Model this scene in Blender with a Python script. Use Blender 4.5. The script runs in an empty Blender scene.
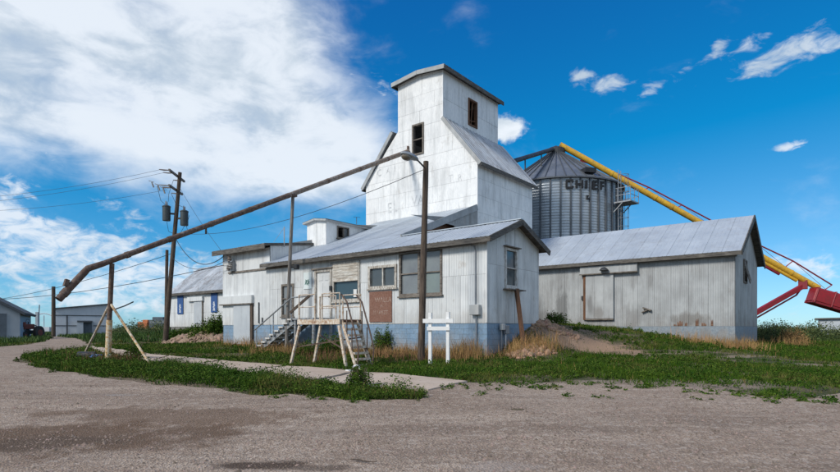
import bpy, bmesh, math, random
import numpy as np
from mathutils import Vector, Matrix
from mathutils.geometry import delaunay_2d_cdt
random.seed(7); rng = np.random.default_rng(7)
S = bpy.context.scene
C = S.collection
R = math.radians

# ------------------------------------------------------------------ camera
# world axes follow the buildings: +x along the front wall (to the right), +y to the back
FPX, HOR, ZC = 548.0, 329.0, 1.6
RT = (.7795, .6264); FW = (-.6264, .7795)
cam = bpy.data.cameras.new('camera'); camo = bpy.data.objects.new('camera', cam); C.objects.link(camo)
cam.sensor_width = 36; cam.lens = FPX / 840 * 36; cam.shift_y = 93 / 840
cam.clip_start = .1; cam.clip_end = 9000
camo.location = (0, 0, ZC); camo.rotation_euler = (R(90), 0, math.atan2(.6264, .7795))
S.camera = camo

# ------------------------------------------------------------------ light
SUN = Vector((-.20, -.80, .62)).normalized()
SUN_EL = math.asin(SUN.z); SUN_AZ = math.atan2(SUN.x, SUN.y)
S.view_settings.view_transform = 'Standard'; S.view_settings.look = 'None'
S.view_settings.gamma = 1; S.view_settings.use_curve_mapping = False
S.view_settings.exposure = 0.30
S.render.engine = 'CYCLES'
S.cycles.max_bounces = 5; S.cycles.diffuse_bounces = 3; S.cycles.glossy_bounces = 2; S.cycles.transmission_bounces = 2; S.cycles.transparent_max_bounces = 4
sl = bpy.data.lights.new('sun', 'SUN'); sl.energy = 2.4; sl.angle = R(13); sl.color = (1, .94, .85)
so = bpy.data.objects.new('sun', sl); C.objects.link(so)
so.rotation_euler = (-SUN).to_track_quat('-Z', 'Y').to_euler(); so.location = (-30, -50, 60)

W = bpy.data.worlds.new('World'); S.world = W; W.use_nodes = True
W.cycles.sampling_method = 'MANUAL'; W.cycles.sample_map_resolution = 512
nt = W.node_tree; nt.nodes.clear()
def wn(t, **kw):
    n = nt.nodes.new(t)
    for k, v in kw.items(): setattr(n, k, v)
    return n
def wl(a, b): nt.links.new(a, b)
def wmath(op, a, b=None, c=None, clamp=False):
    n = wn('ShaderNodeMath', operation=op); n.use_clamp = clamp
    for i, v in enumerate((a, b, c)):
        if v is None: continue
        if isinstance(v, (int, float)): n.inputs[i].default_value = v
        else: wl(v, n.inputs[i])
    return n.outputs[0]
sky = wn('ShaderNodeTexSky', sky_type='NISHITA', sun_disc=False)
sky.sun_elevation = SUN_EL; sky.sun_rotation = SUN_AZ
sky.altitude = 1500; sky.air_density = 1.0; sky.dust_density = .35; sky.ozone_density = 2.2
# the photograph's blue is deep and even (polarised): one grade for the whole sky
gm = wn('ShaderNodeGamma'); gm.inputs[1].default_value = .7; wl(sky.outputs[0], gm.inputs[0])
ma_ = wn('ShaderNodeVectorMath', operation='MULTIPLY_ADD'); wl(gm.outputs[0], ma_.inputs[0]); ma_.inputs[1].default_value = (.92, 1.21, 1.40); ma_.inputs[2].default_value = (-1.22, -.70, -.05)
mxz = wn('ShaderNodeVectorMath', operation='MAXIMUM'); wl(ma_.outputs[0], mxz.inputs[0]); mxz.inputs[1].default_value = (.03, .03, .03)
bg = wn('ShaderNodeBackground'); bg.inputs[1].default_value = .128; wl(mxz.outputs[0], bg.inputs[0])
tc = wn('ShaderNodeTexCoord')
sep = wn('ShaderNodeSeparateXYZ'); wl(tc.outputs['Generated'], sep.inputs[0])
dx, dy, dz = sep.outputs
fwd = wmath('ADD', wmath('MULTIPLY', dx, FW[0]), wmath('MULTIPLY', dy, FW[1]))
rgt = wmath('ADD', wmath('MULTIPLY', dx, RT[0]), wmath('MULTIPLY', dy, RT[1]))
az = wmath('MULTIPLY', wmath('ARCTAN2', rgt, fwd), 57.2958)       # degrees, 0 = where the camera faces
el = wmath('MULTIPLY', wmath('ARCSINE', dz), 57.2958)
# cloud noise on a flat layer high above the plain
inv = wmath('DIVIDE', 1.0, wmath('ADD', wmath('MAXIMUM', dz, 0.0), .10))
cv = wn('ShaderNodeCombineXYZ')
wl(wmath('MULTIPLY', rgt, inv), cv.inputs[0]); wl(wmath('MULTIPLY', fwd, inv), cv.inputs[1])
def wnoise(scale, detail, rough, sx=1, sy=1, rot=0, dist=0, off=0):
    m = wn('ShaderNodeMapping'); m.inputs['Scale'].default_value = (sx, sy, 1); m.inputs['Rotation'].default_value = (0, 0, R(rot))
    m.inputs['Location'].default_value = (off, off * .7, 0)
    wl(cv.outputs[0], m.inputs[0])
    n = wn('ShaderNodeTexNoise'); n.inputs['Scale'].default_value = scale; n.inputs['Detail'].default_value = detail
    n.inputs['Roughness'].default_value = rough; n.inputs['Distortion'].default_value = dist
    wl(m.outputs[0], n.inputs['Vector']); return n.outputs['Fac']
def dnoise(scale, detail, rough, zs=1.7, off=0, dist=.2):     # noise over the sky dome itself, soft billows
    m = wn('ShaderNodeMapping'); m.inputs['Scale'].default_value = (1, 1, zs); m.inputs['Location'].default_value = (off, off, off); wl(tc.outputs['Generated'], m.inputs[0])
    n = wn('ShaderNodeTexNoise'); n.inputs['Scale'].default_value = scale; n.inputs['Detail'].default_value = detail; n.inputs['Roughness'].default_value = rough; n.inputs['Distortion'].default_value = dist
    wl(m.outputs[0], n.inputs['Vector']); return n.outputs['Fac']
n1 = dnoise(5.0, 8, .55, 1.9, 1.3)
n6 = dnoise(11.0, 8, .6, 2.2, 4.1, .4)
n2 = dnoise(3.2, 4, .5, 2.0, 7.7)
n3 = dnoise(26.0, 8, .62, 2.0, 9.1, .5)
n4 = dnoise(10.0, 6, .6, 3.0, 5.0, .3)
def azel(px, py):
    k = (px - 420) / FPX; q = (HOR - py) / FPX
    return math.degrees(math.atan(k)), math.degrees(math.atan2(q, math.hypot(1, k)))
def blob(px, py, rx, ry, rot=0, s=1.0):
    a, e = azel(px, py); c, si = math.cos(R(rot)), math.sin(R(rot))
    da = wmath('SUBTRACT', az, a); de = wmath('SUBTRACT', el, e)
    u = wmath('DIVIDE', wmath('ADD', wmath('MULTIPLY', da, c), wmath('MULTIPLY', de, si)), rx)
    v = wmath('DIVIDE', wmath('SUBTRACT', wmath('MULTIPLY', de, c), wmath('MULTIPLY', da, si)), ry)
    r2 = wmath('ADD', wmath('MULTIPLY', u, u), wmath('MULTIPLY', v, v))
    return wmath('MULTIPLY', wmath('EXPONENT', wmath('MULTIPLY', r2, -1.0)), s)
def wsum(l):
    o = l[0]
    for x in l[1:]: o = wmath('ADD', o, x)
    return o
# the great cumulus shelf, from high left down to the tower
big = wsum([blob(60, 40, 14, 6.5, -22), blob(185, 85, 12, 7.0, -28), blob(290, 135, 9.5, 6.0, -22, .95), blob(355, 165, 6.5, 3.6, 0, .75),
            blob(225, 15, 11, 5.5, 0, .75), blob(-120, 30, 14, 9, -10, 1), blob(-60, -60, 20, 10, 0, .9), blob(150, -90, 20, 10, 0, .6)])
# thin streaks and small puffs
thin = wsum([blob(355, 72, 4.5, 1.5, -10, .6), blob(390, 108, 2.6, 2.0, 0, .55), blob(25, 150, 3.6, 1.5, -10, .75), blob(8, 188, 2.2, 1.4, 0, .8),
             blob(60, 235, 9, 2.2, -8, .62), blob(30, 262, 9, 1.5, -4, .75), blob(150, 262, 9, 2.2, 0, .7), blob(112, 199, 1.8, .7, 0, .65),
             blob(140, 220, 3.2, 1.0, -10, .6), blob(90, 300, 10, 2.0, 0, .85), blob(250, 300, 10, 2.0, 0, .7), blob(15, 225, 3, 1.2, -10, .7),
             blob(612, 84, 3.2, 1.0, 10, .85), blob(652, 90, 2.2, .8, 10, .75), blob(581, 77, 1.1, .7, 0, .8), blob(795, 48, 2.8, 1.1, 14, .95), blob(755, 68, 2.2, .9, 10, .88),
             blob(752, 44, 1.6, .9, 0, .8), blob(718, 47, 1.0, .7, 20, .8), blob(791, 146, 1.7, .45, 4, .95), blob(690, 66, 1.6, .7, 20, .62), blob(835, 45, 2, .8, 10, .6), blob(740, 318, 16, 1.6, 0, .5), blob(820, 270, 4.0, 1.5, 0, .7),
             blob(760, 262, 5, .9, 0, .45)])
puff = wsum([blob(508, 128, 1.75, 1.25, 0, 1.15), blob(500, 130, 1.2, 1.0, 0, .6)])
# unseen sky: cloud for a soft sun, cover raised to brighten shaded walls
def sstep(x, lo, hi):
    n = wn('ShaderNodeMapRange', interpolation_type='SMOOTHSTEP'); n.inputs[1].default_value = lo; n.inputs[2].default_value = hi
    wl(x, n.inputs[0]); return n.outputs[0]
far = wmath('MULTIPLY', sstep(wmath('ABSOLUTE', az), 55.0, 95.0), .88)
d_big = sstep(wmath('ADD', wmath('MINIMUM', wmath('ADD', big, far), 1.25), wmath('ADD', wmath('MULTIPLY', wmath('SUBTRACT', n1, .5), 1.6), wmath('MULTIPLY', wmath('SUBTRACT', n6, .5), .9))), .12, 1.40)
d_thin = wmath('MULTIPLY', sstep(wmath('ADD', wmath('MINIMUM', thin, 1.0), wmath('ADD', wmath('MULTIPLY', wmath('SUBTRACT', n3, .5), 2.2), wmath('MULTIPLY', wmath('SUBTRACT', n4, .5), .9))), .48, 1.25), .85)
n5 = dnoise(48, 6, .6, 1.0, 2.2, .3)
d_puff = sstep(wmath('ADD', puff, wmath('ADD', wmath('MULTIPLY', wmath('SUBTRACT', n3, .5), .9), wmath('MULTIPLY', wmath('SUBTRACT', n5, .5), 1.3))), .36, .95)
dens = wmath('MAXIMUM', wmath('MAXIMUM', wmath('MULTIPLY', d_big, .93), d_thin), d_puff)
shade = sstep(wmath('ADD', wmath('ADD', n2, wmath('MULTIPLY', wmath('SUBTRACT', n6, .5), .8)), wmath('MULTIPLY', wmath('SUBTRACT', n1, .5), .8)), .34, .64)
mixc = wn('ShaderNodeMix', data_type='RGBA'); mixc.inputs[6].default_value = (.56, .65, .74, 1); mixc.inputs[7].default_value = (.81, .87, .94, 1)
wl(shade, mixc.inputs[0])
bgc = wn('ShaderNodeBackground'); bgc.inputs[1].default_value = .86; wl(mixc.outputs[2], bgc.inputs[0])
mx = wn('ShaderNodeMixShader'); wl(dens, mx.inputs[0]); wl(bg.outputs[0], mx.inputs[1]); wl(bgc.outputs[0], mx.inputs[2])
wo = wn('ShaderNodeOutputWorld'); wl(mx.outputs[0], wo.inputs[0])

# ------------------------------------------------------------------ geometry helpers
def cw(X, d, z=0.0): return Vector((RT[0] * X + FW[0] * d, RT[1] * X + FW[1] * d, z))
def ray(px, py):
    k = (px - 420) / FPX
    return Vector((RT[0] * k + FW[0], RT[1] * k + FW[1], (HOR - py) / FPX))
def on_d(px, py, d): r = ray(px, py); return Vector((r.x * d, r.y * d, ZC + r.z * d))
def on_y(px, py, y): return on_d(px, py, y / ray(px, py).y)
def on_x(px, py, x): return on_d(px, py, x / ray(px, py).x)

# terrain: smooth surface through heights read at the foot of things
_cp = [(cw(X, d), z) for X, d, z in (
    (0, 0, 0), (-9, 0, 0), (9, 0, 0), (0, 5, .03), (-8, 6, .06), (8, 6, .06), (0, 10, .25), (-10, 10, .28), (10, 10, .25), (-18, 14, .42),
    (-14, 16, .46), (-5, 14.5, .42), (0, 14, .40), (5, 14, .40), (12, 14, .38), (20, 15, .38), (14, 18.5, .5), (20, 26, .6), (30, 35, .6), (25, 20, .5),
    (7.2, 19, .55), (6.6, 22.5, 1.05), (9.5, 22, .85), (30, 60, .55), (0, 60, .7), (-17.6, 39, .62), (-40, 50, .5), (-60, 91, .5), (-30, 30, .5), (-90, 60, .5), (70, 80, .5), (0, -20, 0), (-30, 5, .2), (30, 5, .2))]
_cp += [(Vector((x, y)), z) for x, y, z in (
    (-28, 16.6, .72), (-24, 16.6, .68), (-20, 16.6, .62), (-15, 16.6, .6), (-10.6, 16.9, .56), (-10.3, 18.1, .72), (-10.3, 19.5, 1.25), (-10.3, 21.3, 1.78),
    (-12, 25, 1.85), (-14, 29, 1.84), (-11, 29, 1.7), (-8.9, 29, 1.48), (-6.9, 29, 1.14), (-4.6, 29, .82), (-3, 30, .74), (-4.2, 36.2, .8), (-16, 40, 1.0),
    (-49, 24.5, 1.2), (-42, 24.5, 1.5), (-34, 24.5, 1.5), (-32, 20, .85), (-42, 20, .8), (-20, 25, 1.0), (-30, 30, 1.2))]
_cx = np.array([[p.x, p.y] for p, z in _cp]); _cz = np.array([z for p, z in _cp])
def _phi(r2): return np.sqrt(r2 + 4.0)
_A = _phi(((_cx[:, None] - _cx[None]) ** 2).sum(-1)); _m = len(_cz)
_A = np.block([[_A + np.eye(_m) * -.02, np.ones((_m, 1))], [np.ones((1, _m)), np.zeros((1, 1))]])
_w = np.linalg.solve(_A, np.append(_cz, 0))
def _hash(x, y, s):   # cheap smooth bumps
    return (np.sin(x * 1.31 * s + 1.7 * np.sin(y * .83 * s)) * np.sin(y * 1.17 * s + 1.3 * np.sin(x * .71 * s + 2)))
def gz(x, y, fine=True):
    x = np.atleast_1d(np.asarray(x, float)); y = np.atleast_1d(np.asarray(y, float))
    out = np.empty_like(x)
    for i in range(0, len(x), 20000):
        xx = x[i:i + 20000]; yy = y[i:i + 20000]
        r2 = (xx[:, None] - _cx[None, :, 0]) ** 2 + (yy[:, None] - _cx[None, :, 1]) ** 2
        out[i:i + 20000] = _phi(r2) @ _w[:-1] + _w[-1]
    r = np.hypot(x + 10, y - 20)
    t = np.clip((r - 55) / 60, 0, 1); t = t * t * (3 - 2 * t)
    out = out * (1 - t) + .5 * t
    if fine: out = out + .018 * _hash(x, y, 1.0) + .012 * _hash(x + 5, y, 2.7)
    return out
def gz1(x, y): return float(gz(x, y)[0])
_ds = np.concatenate([np.arange(3, 40, .1), np.arange(40, 200, .5)])
def gp(px, py):
    r = ray(px, py); x = r.x * _ds; y = r.y * _ds; z = ZC + r.z * _ds; g = gz(x, y, False)
    i = int(np.argmax(z <= g))
    if z[i] > g[i]: i = len(_ds) - 1
    return Vector((x[i], y[i], g[i]))

class MB:
    def __init__(s): s.v = []; s.f = []; s.parts = []
    def quad(s, *p):
        b = len(s.v); s.v += [tuple(q) for q in p]; s.f.append(tuple(range(b, b + len(p))))
    def box(s, c, size, rot=None, M=None):
        c = Vector(c); h = Vector(size) / 2; b = len(s.v)
        for k in ((-1, -1, -1), (1, -1, -1), (1, 1, -1), (-1, 1, -1), (-1, -1, 1), (1, -1, 1), (1, 1, 1), (-1, 1, 1)):
            q = Vector((k[0] * h.x, k[1] * h.y, k[2] * h.z))
            if rot is not None: q = rot @ q
            s.v.append(tuple(c + q))
        s.f += [tuple(b + i for i in f) for f in ((0, 3, 2, 1), (4, 5, 6, 7), (0, 1, 5, 4), (1, 2, 6, 5), (2, 3, 7, 6), (3, 0, 4, 7))]
        return s
    def bb(s, x0, x1, y0, y1, z0, z1): return s.box(((x0 + x1) / 2, (y0 + y1) / 2, (z0 + z1) / 2), (abs(x1 - x0), abs(y1 - y0), abs(z1 - z0)))
    def bar(s, a, b, w, h=None, up=(0, 0, 1)):
        a = Vector(a); b = Vector(b); h = h or w; t = (b - a); L = t.length; t.normalize(); u = Vector(up)
        if abs(t.dot(u)) > .98: u = Vector((0, 1, 0))
        n = t.cross(u).normalized(); u = n.cross(t)
        rot = Matrix((t, n, u)).transposed()
        return s.box((a + b) / 2, (L, w, h), rot)
    def tube(s, pts, r, n=8, cap=True):
        pts = [Vector(p) for p in pts]; m = len(pts); rr = r if isinstance(r, (list, tuple)) else [r] * m
        b = len(s.v); ref = None
        for i, p in enumerate(pts):
            t = (pts[min(i + 1, m - 1)] - pts[max(i - 1, 0)]).normalized()
            if ref is None: ref = t.orthogonal().normalized()
            ref = (ref - t * ref.dot(t)).normalized(); q = t.cross(ref)
            for k in range(n):
                a = 2 * math.pi * k / n; s.v.append(tuple(p + (ref * math.cos(a) + q * math.sin(a)) * rr[i]))
        for i in range(m - 1):
            for k in range(n):
                k2 = (k + 1) % n; s.f.append((b + i * n + k, b + i * n + k2, b + (i + 1) * n + k2, b + (i + 1) * n + k))
        if cap:
            s.f.append(tuple(b + k for k in range(n - 1, -1, -1))); s.f.append(tuple(b + (m - 1) * n + k for k in range(n)))
        return s
    def lathe(s, c, prof, n=24, a0=0, a1=2 * math.pi):
        c = Vector(c); b = len(s.v); full = abs(a1 - a0 - 2 * math.pi) < 1e-6; m = n if full else n + 1
        for r, z in prof:
            for k in range(m):
                a = a0 + (a1 - a0) * k / n; s.v.append((c.x + r * math.cos(a), c.y + r * math.sin(a), c.z + z))
        for i in range(len(prof) - 1):
            for k in range(n):
                k2 = (k + 1) % m; s.f.append((b + i * m + k, b + i * m + k2, b + (i + 1) * m + k2, b + (i + 1) * m + k))
        return s
    def build(s, name, mat, parent=None, smooth=False, bevel=0):
        o0 = ORG.get(parent.name, Vector()) if parent else Vector()
        me = bpy.data.meshes.new(name); me.from_pydata([(x - o0.x, y - o0.y, z - o0.z) for x, y, z in s.v], [], s.f); me.update()
        if smooth:
            me.polygons.foreach_set('use_smooth', [True] * len(me.polygons)); 
            try: me.set_sharp_from_angle(angle=R(40))
            except Exception: pass
        if mat: me.materials.append(M(mat) if isinstance(mat, str) else mat)
        o = bpy.data.objects.new(name, me); C.objects.link(o)
        if parent: o.parent = parent; ORG[o.name] = o0
        if bevel:
            bv = o.modifiers.new('edge', 'BEVEL'); bv.width = bevel; bv.segments = 1; bv.limit_method = 'ANGLE'
        return o
ORG = {}
def tag(o, label=None, cat=None, group=None, kind=None):
    if label: o['label'] = label
    if cat: o['category'] = cat
    if group: o['group'] = group
    if kind: o['kind'] = kind
    return o
def thing(name, loc, label, cat, group=None):
    o = bpy.data.objects.new(name, None); C.objects.link(o); o.location = loc; o.empty_display_size = .3
    ORG[o.name] = Vector(loc); return tag(o, label, cat, group)
def piece(name, me, loc, parent, rotz=0):
    o = bpy.data.objects.new(name, me); C.objects.link(o); o.parent = parent
    o.location = Vector(loc) - ORG.get(parent.name, Vector()); o.rotation_euler = (0, 0, rotz); return o
def text_mesh(name, body, size, M4, mat, parent, depth=.004, sx=1.0, bold=0.0, keep=None):
    cu = bpy.data.curves.new(name, 'FONT'); cu.body = body; cu.size = size; cu.extrude = depth; cu.offset = bold; cu.align_x = 'CENTER'; cu.align_y = 'CENTER'; cu.resolution_u = 3
    t = bpy.data.objects.new(name, cu); C.objects.link(t)
    me = bpy.data.meshes.new_from_object(t.evaluated_get(bpy.context.evaluated_depsgraph_get()))
    bpy.data.objects.remove(t); o0 = ORG.get(parent.name, Vector())
    for v in me.vertices:
        c = M4 @ Vector((v.co.x * sx, v.co.y, v.co.z)); v.co = c - o0
    me.materials.clear(); me.materials.append(M(mat))
    o = bpy.data.objects.new(name, me); C.objects.link(o); o.parent = parent; return o

# ------------------------------------------------------------------ materials
_mats = {}; SPEC = {}
def M(name):
    if name not in _mats: _mats[name] = make_mat(name, **SPEC[name])
    return _mats[name]
def make_mat(name, c1, c2=None, scale=2.0, rough=.7, metal=0.0, rand=0.0, streak=None, spots=None, bump=0.0, bscale=30.0, stretch=(1, 1, 1), fine=None, spec=.5, wave=None, isl=None, grime=None, patch=None):
    m = bpy.data.materials.new(name); m.use_nodes = True; t = m.node_tree; b = t.nodes['Principled BSDF']
    N = lambda ty: t.nodes.new(ty)
    def L(a, c): t.links.new(a, c)
    geo = N('ShaderNodeNewGeometry'); pos = geo.outputs['Position']
    def noise(sc, st=(1, 1, 1), det=5, ro=.6, off=0, dist=0):
        mp = N('ShaderNodeMapping'); mp.inputs['Scale'].default_value = st; mp.inputs['Location'].default_value = (off, off, off); L(pos, mp.inputs[0])
        n = N('ShaderNodeTexNoise'); n.inputs['Scale'].default_value = sc; n.inputs['Detail'].default_value = det; n.inputs['Roughness'].default_value = ro; n.inputs['Distortion'].default_value = dist
        L(mp.outputs[0], n.inputs['Vector']); return n.outputs['Fac']
    def rng_(x, lo, hi, a=0.0, c=1.0):
        n = N('ShaderNodeMapRange'); n.inputs[1].default_value = lo; n.inputs[2].default_value = hi; n.inputs[3].default_value = a; n.inputs[4].default_value = c; L(x, n.inputs[0]); return n.outputs[0]
    def mix(f, a, c, mode='MIX'):
        n = N('ShaderNodeMix'); n.data_type = 'RGBA'; n.blend_type = mode
        for i, v in ((0, f), (6, a), (7, c)):
            if isinstance(v, (int, float)): n.inputs[i].default_value = v
            elif isinstance(v, tuple): n.inputs[i].default_value = (*v, 1) if len(v) == 3 else v
            else: L(v, n.inputs[i])
        return n.outputs[2]
    col = mix(rng_(noise(scale, stretch), .35, .65), tuple(c1), tuple(c2 or c1))
    if fine: col = mix(rng_(noise(fine[0], fine[2] if len(fine) > 2 else (1, 1, 1), 3, .7, 3.3), .42, .62), col, tuple(fine[1]))
    if streak:  # (colour, lo, hi, amount): runs down the surface
        sn = noise(streak[4] if len(streak) > 4 else 3.0, (1, 1, .10), 6, .65, 1.9, .3); sm = noise(.55, (1, 1, 1), 4, .6, 7.7)
        md = N('ShaderNodeMath'); md.operation = 'ADD'; L(sn, md.inputs[0]); L(rng_(sm, .3, .7, -.12, .12), md.inputs[1])
        col = mix(rng_(md.outputs[0], streak[1], streak[2], 0, streak[3]), col, tuple(streak[0]))
    if spots:
        col = mix(rng_(noise(spots[4] if len(spots) > 4 else 1.4, (1, 1, .6), 8, .72, 12.3), spots[1], spots[2], 0, spots[3]), col, tuple(spots[0]))
    if grime:   # (colour, z0, z1, amount): splashed dirt above ground height
        sp = N('ShaderNodeSeparateXYZ'); L(pos, sp.inputs[0])
        md = N('ShaderNodeMath'); md.operation = 'ADD'; L(sp.outputs[2], md.inputs[0]); L(rng_(noise(2.2, (1, 1, .5), 6, .7, 4.4), .25, .75, -.6, .6), md.inputs[1])
        col = mix(rng_(md.outputs[0], grime[1], grime[2], grime[3], 0), col, tuple(grime[0]))
    for (px_c, pz_c, rx_, rz_c, pc, am_) in (patch or ()):   # a weathered patch of the sheet metal, at (x, z) on the wall
        mp = N('ShaderNodeMapping'); mp.vector_type = 'TEXTURE'; mp.inputs['Location'].default_value = (px_c, 0, pz_c); mp.inputs['Scale'].default_value = (rx_, 1000, rz_c); L(pos, mp.inputs[0])
        ln = N('ShaderNodeVectorMath'); ln.operation = 'LENGTH'; L(mp.outputs[0], ln.inputs[0]); md = N('ShaderNodeMath'); md.operation = 'ADD'; L(ln.outputs['Value'], md.inputs[0]); L(rng_(noise(5.0, (1, 1, .3), 6, .7, px_c), .25, .75, -.45, .45), md.inputs[1])
        col = mix(rng_(md.outputs[0], .6, 1.1, am_, 0), col, tuple(pc))
    if rand or isl:
        r = None
        if isl: r = geo.outputs['Random Per Island']
        else: r = N('ShaderNodeObjectInfo').outputs['Random']
        hv = N('ShaderNodeHueSaturation'); k = isl or rand
        L(rng_(r, 0, 1, 1 - k, 1 + k), hv.inputs['Value']); L(col, hv.inputs['Color'])
        if isl: L(rng_(r, 0, 1, .515, .475), hv.inputs['Hue'])
        col = hv.outputs[0]
    L(col, b.inputs['Base Color']); b.inputs['Metallic'].default_value = metal; b.inputs['Specular IOR Level'].default_value = spec
    L(rng_(noise(scale * 3, stretch, 4, .6, 8.8), .3, .7, max(.02, rough - .1), min(1, rough + .1)), b.inputs['Roughness'])
    if bump:
        bp = N('ShaderNodeBump'); bp.inputs['Strength'].default_value = bump; bp.inputs['Distance'].default_value = .02
        L(noise(bscale, stretch, 4, .65, 2.1), bp.inputs['Height']); L(bp.outputs[0], b.inputs['Normal'])
    return m
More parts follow.
